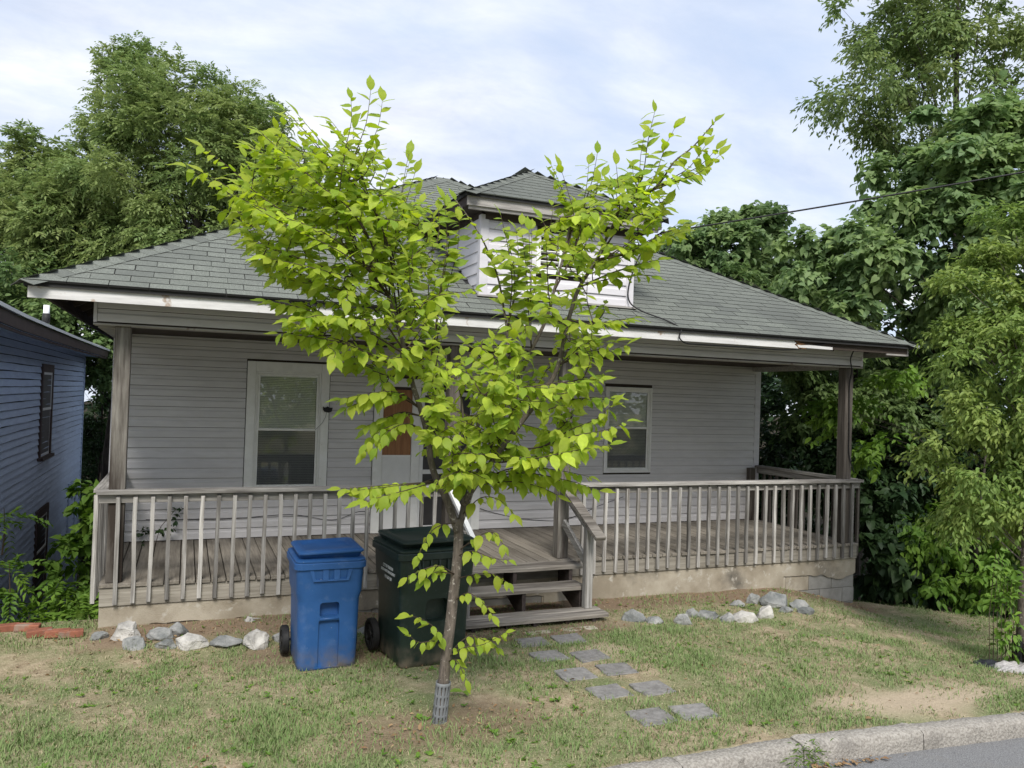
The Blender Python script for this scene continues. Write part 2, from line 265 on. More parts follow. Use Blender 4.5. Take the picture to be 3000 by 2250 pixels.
# ------------------------------------------------------------------ object helpers
def tag(o, label=None, cat=None, group=None, kind=None):
    if label: o['label'] = label
    if cat: o['category'] = cat
    if group: o['group'] = group
    if kind: o['kind'] = kind
    return o
def empty(name, loc, rotz=0):
    o = bpy.data.objects.new(name, None); o.location = loc; o.rotation_euler = (0, 0, rotz); o.empty_display_size = 0.1
    COL.objects.link(o); return o
LAST = [None]
def link(name, me, parent=None, world=True):
    o = bpy.data.objects.new(name, me); COL.objects.link(o); LAST[0] = o
    if parent is not None:
        o.parent = parent
        if world and parent.parent is None and parent.type == 'EMPTY': o.location = -parent.location
    return o
class MB:
    def __init__(s): s.v = []; s.f = []
    def add(s, vs, fs):
        b = len(s.v); s.v += [tuple(x) for x in vs]; s.f += [tuple(b+i for i in f) for f in fs]; return s
    def box(s, x0, y0, z0, x1, y1, z1, c=0.0):
        if c <= 0:
            return s.add([(x0,y0,z0),(x1,y0,z0),(x1,y1,z0),(x0,y1,z0),(x0,y0,z1),(x1,y0,z1),(x1,y1,z1),(x0,y1,z1)],
                  [(0,3,2,1),(4,5,6,7),(0,1,5,4),(1,2,6,5),(2,3,7,6),(3,0,4,7)])
        bm = bmesh.new(); bmesh.ops.create_cube(bm, size=1)
        for v in bm.verts: v.co = Vector(((x0+x1)/2+v.co.x*(x1-x0), (y0+y1)/2+v.co.y*(y1-y0), (z0+z1)/2+v.co.z*(z1-z0)))
        bmesh.ops.bevel(bm, geom=bm.edges[:], offset=c, segments=1, affect='EDGES'); s.bm(bm); return s
    def bm(s, bm):
        bm.verts.index_update(); s.add([v.co[:] for v in bm.verts], [[v.index for v in f.verts] for f in bm.faces]); bm.free()
    def bar(s, p, q, w, h, up=Vector((0, 0, 1))):     # box beam from p to q; w sideways, h along up
        p, q = Vector(p), Vector(q); d = (q-p).normalized(); sd_ = d.cross(up).normalized(); u = sd_.cross(d)
        vs = [b + sd_*sx*w/2 + u*sz*h/2 for b in (p, q) for sx, sz in ((-1,-1),(1,-1),(1,1),(-1,1))]
        return s.add(vs, [(3,2,1,0),(4,5,6,7),(0,1,5,4),(1,2,6,5),(2,3,7,6),(3,0,4,7)])
    def tube(s, pts, radii, n=6, cap=True):
        pts = [Vector(p) for p in pts]; rings = []; prev = None
        for i, p in enumerate(pts):
            t = (pts[min(i+1, len(pts)-1)] - pts[max(i-1, 0)]).normalized()
            a = prev if prev is not None else (Vector((1, 0, 0)) if abs(t.x) < 0.8 else Vector((0, 1, 0)))
            a = (a - t*a.dot(t)).normalized(); b = t.cross(a); prev = a
            r = radii[i] if hasattr(radii, '__len__') else radii
            rings.append([p + (a*math.cos(2*PI*j/n) + b*math.sin(2*PI*j/n))*r for j in range(n)])
        vs = [v for r in rings for v in r]; fs = []
        for i in range(len(rings)-1):
            for j in range(n):
                k2 = (j+1) % n; fs.append((i*n+j, i*n+k2, (i+1)*n+k2, (i+1)*n+j))
        if cap: fs += [tuple(range(n-1, -1, -1)), tuple(range(len(vs)-n, len(vs)))]
        return s.add(vs, fs)
    def loft(s, rings, cap0=True, cap1=True):
        n = len(rings[0]); vs = [v for r in rings for v in r]; fs = []
        for i in range(len(rings)-1):
            for j in range(n):
                k2 = (j+1) % n; fs.append((i*n+j, i*n+k2, (i+1)*n+k2, (i+1)*n+j))
        if cap0: fs.append(tuple(range(n-1, -1, -1)))
        if cap1: fs.append(tuple(range(len(vs)-n, len(vs))))
        return s.add(vs, fs)
    def cyl(s, c, axis, r, h, n=24, hole=0.0):
        c = Vector(c); axis = Vector(axis).normalized()
        return s.tube([c-axis*h/2, c+axis*h/2], r, n)
    def mesh(s, name, mt, smooth=False):
        me = bpy.data.meshes.new(name); me.from_pydata(s.v, [], s.f); me.materials.append(mt)
        if smooth: me.polygons.foreach_set('use_smooth', [True]*len(me.polygons))
        me.update(); return me
    def build(s, name, mt, parent=None, smooth=False, world=True):
        return link(name, s.mesh(name, mt, smooth), parent, world)
def butt(o, mt, every=6, which=(2, 3, 5)):  # black asphalt edge, kept dark to draw the shadow line below each course
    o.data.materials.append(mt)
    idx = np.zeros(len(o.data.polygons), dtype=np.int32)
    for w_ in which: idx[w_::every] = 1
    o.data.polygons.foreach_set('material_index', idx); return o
def B(name, mt, parent, x0, y0, z0, x1, y1, z1, c=0.0):
    return MB().box(x0, y0, z0, x1, y1, z1, c).build(name, mt, parent)
def smooth_by_angle(me, deg=35):
    me.polygons.foreach_set('use_smooth', [True]*len(me.polygons))
    try: me.set_sharp_from_angle(angle=math.radians(deg))
    except Exception: pass

def np_mesh(name, V, F, mt, tint=None, smooth=False):
    """V (n,3), F list of equal-length faces (m,k)"""
    me = bpy.data.meshes.new(name); V = np.asarray(V, dtype=np.float32); F = np.asarray(F, dtype=np.int32)
    me.vertices.add(len(V)); me.vertices.foreach_set('co', V.ravel())
    nf, k = F.shape
    me.loops.add(nf*k); me.loops.foreach_set('vertex_index', F.ravel())
    me.polygons.add(nf); me.polygons.foreach_set('loop_start', np.arange(nf, dtype=np.int32)*k)
    try: me.polygons.foreach_set('loop_total', np.full(nf, k, dtype=np.int32))
    except Exception: pass
    if smooth: me.polygons.foreach_set('use_smooth', np.ones(nf, dtype=bool))
    me.materials.append(mt); me.update(calc_edges=True)
    if tint is not None:
        a = me.attributes.new('tint', 'FLOAT', 'FACE'); a.data.foreach_set('value', np.asarray(tint, dtype=np.float32))
    return me

# leaf templates: (u along, v side, w up), triangles
T_LANCE = (np.array([(0,0,0),(0.42,0.5,0.10),(1,0,-0.06),(0.42,-0.5,0.10)]), np.array([(0,1,2),(0,2,3)]))
T_OVAL = (np.array([(0,0,0),(0.22,0.42,0.08),(0.58,0.46,0.08),(1,0,-0.12),(0.58,-0.46,0.08),(0.22,-0.42,0.08),(0.45,0,0)]),
          np.array([(0,1,6),(1,2,6),(2,3,6),(3,4,6),(4,5,6),(5,0,6)]))
T_OVAL4 = (np.array([(0,0,0),(0.25,0.44,0.09),(0.68,0.40,0.06),(1,0,-0.10),(0.68,-0.40,0.06),(0.25,-0.44,0.09)]), np.array([(0,1,2),(0,2,3),(0,3,4),(0,4,5)]))
T_HEART = (np.array([(0.08,0,0),(-0.06,0.24,0.03),(0.10,0.50,0.09),(0.50,0.44,0.07),(1,0,-0.22),(0.50,-0.44,0.07),(0.10,-0.50,0.09),(-0.06,-0.24,0.03),(0.52,0,-0.02)]),
          np.array([(0,1,2),(0,2,8),(2,3,8),(3,4,8),(4,5,8),(5,6,8),(6,0,8),(6,7,0)]))
def unit(a): return a/np.maximum(np.linalg.norm(a, axis=-1, keepdims=True), 1e-9)
def leaf_mesh(name, P, A, Nn, L, Wd, mt, T, tint):
    A = unit(A); S = unit(np.cross(Nn, A)); U = np.cross(A, S)
    tv, tf = T
    V = (P[:, None, :] + A[:, None, :]*(tv[None, :, 0:1]*L[:, None, None]) + S[:, None, :]*(tv[None, :, 1:2]*Wd[:, None, None]) + U[:, None, :]*(tv[None, :, 2:3]*L[:, None, None]))
    n, k, _ = V.shape
    F = (tf[None, :, :] + (np.arange(n)*k)[:, None, None]).reshape(-1, 3)
    return np_mesh(name, V.reshape(-1, 3), F, mt, np.repeat(tint, len(tf)))

# ================================================================== GROUND, STREET, KERB
def axis_vals(lo, a, b, hi, fine, grow=1.22):
    v = list(np.arange(a, b+1e-6, fine)); s = fine; x = v[-1]
    while x < hi: s = min(s*grow, 25); x += s; v.append(x)
    s = fine; x = v[0]
    while x > lo: s = min(s*grow, 25); x -= s; v.insert(0, x)
    return np.array(v)
gx = axis_vals(-220, -3.0, 12.0, 260, 0.075); gy = np.unique(np.concatenate([axis_vals(-160, -4.6, 1.8, 260, 0.06), [-4.17, -4.24]]))
def soil_at(x, y):
    """sand, bare earth, forest floor"""
    n = noise.noise((x*1.3, y*1.3, 2.0)); n2 = noise.noise((x*3.1, y*3.1, 5.0)); w = 0.35*n + 0.2*n2
    sand = max(sm(1.0, 0.35, math.hypot((x-6.35)/1.35, (y+3.72)/0.42) + w), 0.8*sm(1.0, 0.4, math.hypot((x-8.4)/1.0, (y+3.65)/0.3)+w),
               0.7*sm(1.0, 0.4, math.hypot((x-4.45)/0.55, (y+1.85)/0.3)+w))
    bed = max(sm(-0.75, -0.35, y + 0.25*w + 0.0)*sm(-0.3, 0.2, x)*sm(9.9, 9.4, x), 0.85*sm(1.0, 0.4, math.hypot((x-2.6)/1.0, (y+3.2)/0.55)+w),
              0.8*sm(1.0, 0.5, math.hypot((x-2.1)/1.4, (y+1.1)/0.45)+w), 0.9*sm(1.0, 0.5, math.hypot((x-4.2)/1.3, (y+1.05)/0.3)+w))
    wd = 1.0 if y > 2 else max(sm(0.3, 0.8, y)*(1 if (x < 0 or x > 9.6) else 0), sm(0.05, 0.5, ((x-9.62)*0.87+(y-0.05))/1.325) if x > 9.4 else 0)
    return min(1, max(0, sand)), min(1, max(0, bed)), wd
V = []; S3 = []
for y in gy:
    for x in gx:
        z = ground(x, y)
        z += 0.018*noise.noise((x*2.2, y*2.2, 0)) + 0.010*noise.noise((x*7, y*7, 3))
        if -4.175 <= y <= -4.1: z = min(z, ground(x, -4.15)-0.008)
        V.append((x, y, z)); s3 = soil_at(x, y); S3.append((*s3, 1.0))
nx, ny = len(gx), len(gy)
ii, jj = np.meshgrid(np.arange(nx-1), np.arange(ny-1)); q = (jj*nx+ii).ravel()
me = np_mesh('ground', V, np.stack([q, q+1, q+nx+1, q+nx], 1), M_GROUND, smooth=True)
ca = me.color_attributes.new('soil', 'FLOAT_COLOR', 'POINT'); ca.data.foreach_set('color', np.array(S3, dtype=np.float32).ravel())
tag(link('ground', me), 'patchy lawn and bare earth in front of the house', kind='structure')

mb = MB(); xs = [-200, -30, -10] + [i*0.5 for i in range(-8, 40)] + [30, 60, 220]
for i, x in enumerate(xs):
    z = ground(x, -4.16) - 0.13
    mb.v += [(x, -4.30, z), (x, -8, z+0.03), (x, -11.75, z)]
mb.f = [(i*3+j, i*3+3+j, i*3+4+j, i*3+1+j) for i in range(len(xs)-1) for j in (0, 1)]
tag(mb.build('street', M_ASPH), 'worn grey asphalt street along the kerb', kind='structure')
kerb = empty('kerb', (4.6, -4.22, -0.36)); tag(kerb, 'kerb of rough granite stones between lawn and street', kind='structure')
kx = [-6.0, -4.6, -3.2, -1.9, -0.6, 0.7, 1.7, 2.72, 3.66, 4.62, 5.74, 6.95, 8.3, 9.6, 11.0, 12.5, 14.0]
for a, b in zip(kx[:-1], kx[1:]):
    rings = []; ns = max(4, int((b-a)/0.03)); ex = rnd.uniform(-0.008, 0.008)
    for i in range(ns+1):
        x = a+0.006+(b-a-0.012)*i/ns; z = ground(x, -4.16)+0.012+ex; e = min(1, min(i, ns-i)/1.5)
        j = lambda s, t: 0.010*noise.noise((x*5, s, t))+0.006*noise.noise((x*19, s, t))+0.003*noise.noise((x*45, s, t))
        rings.append([(x, -4.15+j(1,2), z-0.3), (x, -4.15+j(1,4), z-0.012-0.01*(1-e)), (x, -4.165+j(1,4), z+j(2,3)-0.008*(1-e)), (x, -4.22, z+j(3,3)-0.008*(1-e)), (x, -4.272+j(4,4), z-0.004+j(4,5)-0.008*(1-e)),
                      (x, -4.292+j(5,5), z-0.022+j(5,6)-0.006*(1-e)), (x, -4.30+j(6,7), z-0.08), (x, -4.305+j(6,9), z-0.3)])
    o = MB().loft(rings).build('kerb_stone', M_GRANITE, kerb, smooth=True); smooth_by_angle(o.data, 50)

# ================================================================== THE HOUSE
D = 2.168; XL, XR = -0.10, 9.57
house = empty('house', (4.73, 5.0, -0.5))
tag(house, 'single storey house with grey vinyl siding, hipped shingle roof and railed front porch', 'house')
ZE, SL, YE, XE0, XE1, XM, YR = 2.80, 0.554, -0.45, -0.65, 10.11, 4.73, 4.78
YB = 14.2
# --- walls
wall = B('front_wall', M_DARKW, house, XL, D+0.02, -0.30, XR, D+0.16, 2.62)  # core coloured dark so the gaps between siding courses read as shadow lines
# room darkness behind the windows is painted as near-black sheets on the wall face
def lap_board(parent, x0, x1, z, y, h=0.127, mt=M_SIDING, name='siding_board'):
    mb = MB(); sag = rnd.uniform(-0.0012, 0.0012)
    vs = []
    n = max(2, int((x1-x0)/0.8))
    for i in range(n+1):
        x = x0+(x1-x0)*i/n; w = 0.002*noise.noise((x*1.3, z*7, y))
        vs += [(x, y+0.012, z+0.004+sag), (x, y-0.017+w, z+0.004+sag), (x, y-0.018+w, z+0.010+sag), (x, y-0.015+w, z+h*0.60), (x, y-0.004+w, z+h*0.74), (x, y-0.001, z+h-0.001)]
    fs = []
    for i in range(n):
        for j in range(5): fs.append((i*6+j, (i+1)*6+j, (i+1)*6+j+1, i*6+j+1))
    mb.add(vs, fs); return mb.build(name, mt, parent)
holes = [(1.40, 2.47, 0.60, 2.28), (3.05, 4.64, -0.1, 2.13), (6.625, 7.48, 0.785, 2.125)]
z = 0.004
while z < 2.50:
    segs = [(XL+0.03, XR-0.085)]
    for hx0, hx1, hz0, hz1 in holes:
        if z+0.127 > hz0 and z < hz1:
            ns_ = []
            for a, b in segs:
                if hx0 > a and hx1 < b: ns_ += [(a, hx0+0.005), (hx1-0.005, b)]
                else: ns_.append((a, b))
            segs = ns_
    for a, b in segs: lap_board(wall, a, b, z, D)
    z += 0.127
B('corner_trim', M_SIDEW, house, XR-0.085, D-0.022, 0.0, XR+0.02, D+0.06, 2.50)
B('corner_trim', M_SIDEW, house, XL-0.03, D-0.022, 0.0, XL+0.05, D+0.06, 2.50)
for nm, x0, x1 in (('side_wall', XL, XL+0.14), ('side_wall', XR-0.14, XR)):
    w_ = B(nm, M_SIDING, house, x0, D+0.165, -0.30, x1, YB-0.6, 3.0)
    xo = x0-0.001 if x0 < 1 else x1+0.001; sgn = -1 if x0 < 1 else 1
    zz = -0.05
    while zz < 2.7:
        mb = MB(); y0_, y1_ = D+0.17, YB-0.62
        mb.add([(xo, y0_, zz), (xo+sgn*0.014, y0_, zz), (xo+sgn*0.001, y0_, zz+0.127), (xo, y1_, zz), (xo+sgn*0.014, y1_, zz), (xo+sgn*0.001, y1_, zz+0.127)], [(0, 1, 4, 3), (1, 2, 5, 4)])
        mb.build('siding_board', M_SIDING, w_); zz += 0.127
B('rear_wall', M_SIDING, house, XL+0.14, YB-0.74, -0.3, XR-0.14, YB-0.6, 3.0)
B('porch_ceiling', M_DARKW, house, XL+0.02, 0.17, 2.53, XR, D+0.01, 2.56)  # dark colour put in to deepen the shade under the porch roof
# --- foundation
fnd = B('foundation', M_MORTAR, house, 0.006, 0.045, -1.6, 9.552, 0.20, -0.222)
for r in range(6):
    z1_ = -0.221-0.2035*r; x = 0.0 - (0.2 if r % 2 else 0.0); rowj = rnd.uniform(-0.003, 0.003)
    while x < 9.56:
        a, b = max(0.0, x)+0.004, min(9.558, x+0.406)-0.004
        if b-a > 0.03:
            g = (x > 8.35 and 0 < r) or (r == 1 and x < 4.4 and x > 0.4) or (r >= 2)
            stuc = 0.010 if (x < 0.5 or r == 0) else rnd.uniform(0, 0.005)
            B('concrete_block', M_BLOCKG if g else M_BLOCK, fnd, a, 0.035-stuc+rowj, z1_-0.1955, b, 0.08, z1_, 0.004)
        x += 0.406
mb = MB(); n = 320; prev = None
for i in range(n+1):
    x = 0.001+9.556*i/n; nz = 0.035*noise.noise((x*2.2, 0, 5))+0.018*noise.noise((x*9, 2, 5))
    zb_ = -0.95 if x < 0.42 else (-0.415 if x < 4.7 else (-0.80 if x < 8.25 else -0.415+0.10*sm(9.3, 9.0, x)*0-0.10*sm(8.9, 9.3, x)*sm(9.6, 9.3, x)))+nz
    yj = 0.006*noise.noise((x*1.7, 3, 1))+0.003*noise.noise((x*12, 3, 1))
    mb.v += [(x, 0.017+yj, -0.2215), (x, 0.0175+yj, -0.33), (x, 0.017+yj, zb_), (x, 0.036, zb_-0.004)]
for i in range(n):
    for j in range(3): mb.f.append((i*4+j, i*4+j+1, (i+1)*4+j+1, (i+1)*4+j))
mb.build('stucco_coat', M_BLOCK, fnd)
for x0, x1 in ((0.006, 0.16), (9.40, 9.552)):
    B('foundation_return', M_BLOCK, house, x0, 0.21, -3.2, x1, D+4, -0.222)
# --- porch deck
deck = empty('porch_deck', (0, 0, 0)); deck.parent = house; deck.location = -house.location
x = -0.005
while x < 9.56:
    x1_ = min(x+0.134, 9.575); dz = rnd.uniform(-0.003, 0.002); yo = rnd.uniform(-0.012, 0.004)
    MB().box(x, -0.018+yo, -0.036+dz, x1_, D+0.0, dz, 0.003).build('deck_board', M_DECK, deck)
    x += 0.1435
# top deck_board ends sit on the rim joists
for a, b in ((0.0, 3.36), (3.363, 6.2), (6.203, 9.56)):
    MB().box(a, 0.0, -0.216, b, 0.038, -0.0395, 0.003).build('rim_board', M_RIM, deck)
MB().box(-0.002, 0.04, -0.216, 0.036, D, -0.0395).build('side_joist', M_WY, deck)
MB().box(9.522, 0.04, -0.216, 9.56, D, -0.0395).build('side_joist', M_WY, deck)
# --- posts
for i, (px, mt) in enumerate(((0.045, M_POST), (3.44, M_POSTD), (4.855, M_POST), (9.30, M_POSTD))):
    mb = MB().box(px, 0.025, 0.001, px+0.142, 0.165, 2.474, 0.006)
    mb.build('porch_post', mt, house)
# --- header beam and side beams with siding
hb = B('porch_header', M_DARKW, house, XL-0.02, 0.0, 2.494, XR-0.005, 0.16, 2.80)
for z_ in (2.505, 2.632): lap_board(hb, XL-0.005, XR-0.03, z_, -0.002, 0.127, M_SIDING)
lap_board(hb, XL-0.005, XR-0.03, 2.759, -0.002, 0.06, M_SIDING)
MB().box(XL-0.04, -0.024, 2.474, XR, 0.168, 2.4935, 0.003).build('bottom_trim', M_GREYPAINT, hb)
MB().box(XL-0.04, -0.020, 2.50, XL-0.008, 0.02, 2.83, 0.003).build('end_trim', M_SIDEW, hb)
MB().box(XR-0.032, -0.020, 2.50, XR, 0.02, 2.83, 0.003).build('end_trim', M_SIDEW, hb)
for x0 in (XL-0.015, XR-0.16): B('side_beam', M_GREYPAINT, house, x0, 0.17, 2.46, x0+0.155, D-0.02, 2.80)
# --- fascia (broken away near the right corner)
mb = MB(); zz0, zz1 = 2.655, 2.795
pts = [(-0.62, zz0), (8.02, zz0+0.005), (8.00, zz0+0.03), (7.955, zz0+0.05), (7.985, zz0+0.075), (7.94, zz0+0.10), (7.91, zz1), (-0.62, zz1)]
vs = [(x, -0.425, z) for x, z in pts] + [(x, -0.400, z) for x, z in pts]; n = len(pts)
mb.add(vs, [tuple(range(n)), tuple(range(2*n-1, n-1, -1))] + [((i+1) % n, i, n+i, n+(i+1) % n) for i in range(n)])
mb.build('fascia_board', M_FASCIA, house)
pts = [(8.03, zz0+0.02), (8.60, zz0+0.018), (8.60, zz0+0.052), (8.2, zz0+0.06), (8.06, zz0+0.05), (8.0, zz0+0.055)]
mb = MB(); n = len(pts); vs = [(x, -0.422, z) for x, z in pts] + [(x, -0.40, z) for x, z in pts]
mb.add(vs, [tuple(range(n)), tuple(range(2*n-1, n-1, -1))] + [((i+1) % n, i, n+i, n+(i+1) % n) for i in range(n)])
tag(mb.build('fascia_splinter', M_FASCIA, house), 'rotten end of the fascia left hanging')
mb = MB()
for i in range(26):
    x = rnd.uniform(7.93, 8.12); z_ = rnd.uniform(2.665, 2.76); mb.bar((x-0.05, -0.415, z_), (x+rnd.uniform(0.0, 0.08), -0.418, z_+rnd.uniform(-0.008, 0.008)), 0.004, rnd.uniform(0.002, 0.006))
mb.build('splinters', mat('raw_wood', (0.42, 0.22, 0.10), (0.2, 0.10, 0.05), scale=30, rough=0.8), house)
B('sub_fascia', M_DARKW, house, -0.46, -0.398, 2.68, 9.98, -0.37, 2.785)
B('left_fascia', M_DARKY, house, -0.50, -0.36, 2.66, -0.47, YB, 2.80)
B('right_fascia', M_GREYPAINT, house, 9.98, -0.395, 2.655, 10.01, YB, 2.79)
B('soffit_lookout', M_GREYPAINT, house, 9.60, -0.395, 2.655, 9.975, -0.365, 2.70)
for i in range(22):
    y = -0.1+0.61*i
    for sgn, xa, xb in ((1, -0.465, 0.15), (-1, 9.975, 9.36)):
        za_ = ZE - 0.055 + SL*((xa-XE0) if sgn > 0 else (XE1-xa)); zb_ = ZE - 0.055 + SL*((xb-XE0) if sgn > 0 else (XE1-xb))
        if y-YE < 0.95: continue
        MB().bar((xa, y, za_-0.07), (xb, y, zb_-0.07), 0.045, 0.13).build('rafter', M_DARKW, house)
for i in range(17):
    x = 0.15+0.61*i
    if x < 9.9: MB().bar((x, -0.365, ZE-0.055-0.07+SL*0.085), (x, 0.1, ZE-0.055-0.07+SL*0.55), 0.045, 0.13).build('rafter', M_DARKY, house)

# --- main roof
roof_me = MB()
tp = [(XE0, YE, ZE), (XE1, YE, ZE), (XE1, YB+0.0, ZE), (XE0, YB, ZE), (XM, YR, ZE+SL*(YR-YE)), (XM, YB-5.4, ZE+SL*(YR-YE))]
vs = tp + [(x, y, z-0.045) for x, y, z in tp]
fs = [(0, 1, 4), (1, 2, 5, 4), (2, 3, 5), (3, 0, 4, 5), (10, 7, 6), (10, 11, 8, 7), (11, 9, 8), (11, 10, 6, 9), (1, 0, 6, 7), (2, 1, 7, 8), (3, 2, 8, 9), (0, 3, 9, 6)]
roof_me.add(vs, fs); roof = roof_me.build('roof', M_FELT, house)
CA = math.cos(math.atan(SL)); SA = math.sin(math.atan(SL)); NRM = Vector((0, -SA, CA)); UPS = Vector((0, CA, SA))
def tab_verts(x0b, x1b, x0t, x1t, s0, s1, org, t0=0.012, t1=0.006, j=0):
    # s measured up the slope from the eave
    vs = []
    for (xa, s, t) in ((x0b, s0, 0.0), (x1b, s0, 0.0), (x1t, s1, 0.0), (x0t, s1, 0.0), (x0b, s0, t0), (x1b, s0, t0), (x1t, s1, t1), (x0t, s1, t1)):
        vs.append(Vector((xa, org[1], org[2])) + UPS*s + NRM*(t+0.002))
    return vs
TABF = [(0, 3, 2, 1), (4, 5, 6, 7), (0, 1, 5, 4), (1, 2, 6, 5), (2, 3, 7, 6), (3, 0, 4, 7)]
tabs = []
SLEN = (YR-YE)/CA; EXPO = 0.1435; TABW = 0.3335
row = 0; s = -0.02
while s < SLEN-0.05:
    off = (row % 2)*TABW/2 + (row//2 % 3)*0.02
    x = XE0 - 1 + off
    hb0, hb1 = XE0+s*CA, XE1-s*CA; ht0, ht1 = XE0+(s+EXPO)*CA, XE1-(s+EXPO)*CA
    yy = YE+s*CA
    while x < XE1+0.5:
        jb = rnd.uniform(-0.003, 0.003)
        a0, a1 = max(x+0.003+jb, hb0), min(x+TABW-0.003+jb, hb1); b0, b1 = max(x+0.003+jb, ht0), min(x+TABW-0.003+jb, ht1)
        if a1-a0 > 0.01 and b1-b0 > 0.001:
            xm = (a0+a1)/2
            if not (3.80 < xm < 5.70 and 0.12 < yy < 2.9):
                ds = rnd.uniform(-0.004, 0.004) if row else 0
                tabs.append((tab_verts(a0, a1, b0, b1, s+ds, s+EXPO+0.012, (0, YE, ZE), t0=0.0125 if row else 0.022), xm, yy))
        x += TABW
    s += EXPO; row += 1
tabs.sort(key=lambda t: (Vector((t[1], t[2], 3))-CAMP).length)
rest = MB()
for i, (vs, xm, yy) in enumerate(tabs):
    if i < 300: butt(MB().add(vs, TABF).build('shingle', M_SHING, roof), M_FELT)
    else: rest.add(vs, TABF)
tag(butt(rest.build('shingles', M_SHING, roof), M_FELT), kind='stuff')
side = MB()                                                       # rows on the two side slopes
for sgn, xe in ((1, XE0), (-1, XE1)):
    s = -0.02
    while s < 6.0:
        x0_, x1_ = xe+sgn*s*CA, xe+sgn*(s+EXPO)*CA; z0_, z1_ = ZE+s*SA+0.016, ZE+(s+EXPO)*SA+0.006
        ya, yb = YE+s*CA, YB-s*CA; n = max(1, int((yb-ya)/TABW))
        for i in range(n):
            y0_ = ya+(yb-ya)*i/n; y1_ = ya+(yb-ya)*(i+0.985)/n
            f = (0, 1, 2, 3) if sgn < 0 else (3, 2, 1, 0)
            side.add([(x0_, y0_, z0_), (x0_, y1_, z0_), (x1_, y1_, z1_), (x1_, y0_, z1_), (x0_, y0_, z0_-0.014), (x0_, y1_, z0_-0.014)], [f, (4, 5, 1, 0)])
        s += EXPO
tag(side.build('side_shingles', M_SHING, roof), kind='stuff')
def hip_caps(p, q, na, nb, parent, w=0.16, nm='hip_shingle'):
    p, q = Vector(p), Vector(q); L = (q-p).length; d = (q-p)/L; n = int(L/EXPO)
    ta = na.cross(d).normalized(); tb = nb.cross(d).normalized()
    up = (na+nb).normalized()
    if ta.z > 0: ta = -ta
    if tb.z > 0: tb = -tb
    for i in range(n+1):
        a = p + d*(i*EXPO-0.03); b = p + d*min(L, (i+1)*EXPO+0.06); j = rnd.uniform(-0.006, 0.006)
        o0, o1 = up*0.0185, up*0.0165
        vs = [a+o0, a+ta*(w+j)+na*0.019, b+ta*w+na*0.014, b+o1, a+tb*(w-j)+nb*0.019, b+tb*w+nb*0.014,
              a+o0-up*0.008, a+ta*(w+j)+na*0.013, a+tb*(w-j)+nb*0.013]
        MB().add(vs, [(0, 1, 2, 3), (0, 3, 5, 4), (6, 7, 1, 0), (6, 0, 4, 8), (1, 7, 2), (4, 5, 8)]).build(nm, M_SHING, parent)
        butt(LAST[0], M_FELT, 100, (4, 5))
nF, nL, nR = Vector((0, -SA, CA)), Vector((-SA, 0, CA)), Vector((SA, 0, CA)); nBk = Vector((0, SA, CA))
apex = (XM, YR, ZE+SL*(YR-YE))
hip_caps((XE0, YE, ZE), apex, nF, nL, roof); hip_caps((XE1, YE, ZE), apex, nF, nR, roof)
hip_caps(apex, (XM, YB-5.4, ZE+SL*(YR-YE)), nL, nR, roof, nm='ridge_shingle')

# --- dormer
dorm = empty('dormer', (0, 0, 0)); dorm.parent = house; dorm.location = -house.location
DX0, DX1, DXM, DY, DZ0, DZ1 = 3.735, 5.765, 4.75, 0.0, 3.02, 4.03
mb = MB(); mb.box(DX0+0.02, DY+0.02, DZ0, DX1-0.02, DY+2.6, DZ1); mb.build('dormer_wall', M_DARKW, dorm)
z_ = 3.07; vent = (4.44, 5.06, 3.38, 3.86)
while z_ < 3.93:
    if z_+0.12 > vent[2] and z_ < vent[3]:
        lap_board(dorm, DX0+0.09, vent[0], z_, DY, 0.127, M_SIDEW); lap_board(dorm, vent[1], DX1-0.09, z_, DY, 0.127, M_SIDEW)
    else: lap_board(dorm, DX0+0.09, DX1-0.09, z_, DY, 0.127, M_SIDEW)
    for xo, sg in ((DX0+0.018, -1), (DX1-0.018, 1)):
        MB().add([(xo, DY+0.03, z_), (xo+sg*0.016, DY+0.03, z_), (xo+sg*0.003, DY+0.03, z_+0.127), (xo, 2.6, z_), (xo+sg*0.016, 2.6, z_), (xo+sg*0.003, 2.6, z_+0.127)], [(0, 1, 4, 3), (1, 2, 5, 4)]).build('siding_board', M_SIDEW, dorm)
    z_ += 0.127
for xo in (DX0-0.002, DX1-0.098): MB().box(xo, DY-0.026, 3.06, xo+0.10, DY+0.06, 3.99, 0.004).build('dormer_corner_board', M_SIDEW, dorm)
vf = MB()
for a in ((vent[0], vent[2], vent[0]+0.05, vent[3]), (vent[1]-0.05, vent[2], vent[1], vent[3]), (vent[0]+0.05, vent[3]-0.05, vent[1]-0.05, vent[3]), (vent[0]+0.05, vent[2], vent[1]-0.05, vent[2]+0.05), (4.735, vent[2]+0.05, 4.765, vent[3]-0.05)):
    vf.box(a[0], DY-0.03, a[1], a[2], DY+0.005, a[3])
vf.build('vent_frame', M_TRIM, dorm)
for i in range(6):
    zc_ = vent[2]+0.08+i*0.06; MB().bar((vent[0]+0.05, DY-0.006, zc_), (vent[1]-0.05, DY-0.006, zc_), 0.03, 0.012, up=Vector((0, 0.6, 0.8))).build('vent_slat', M_TRIM, dorm)
EX0, EX1, EY = 3.49, 6.01, -0.24
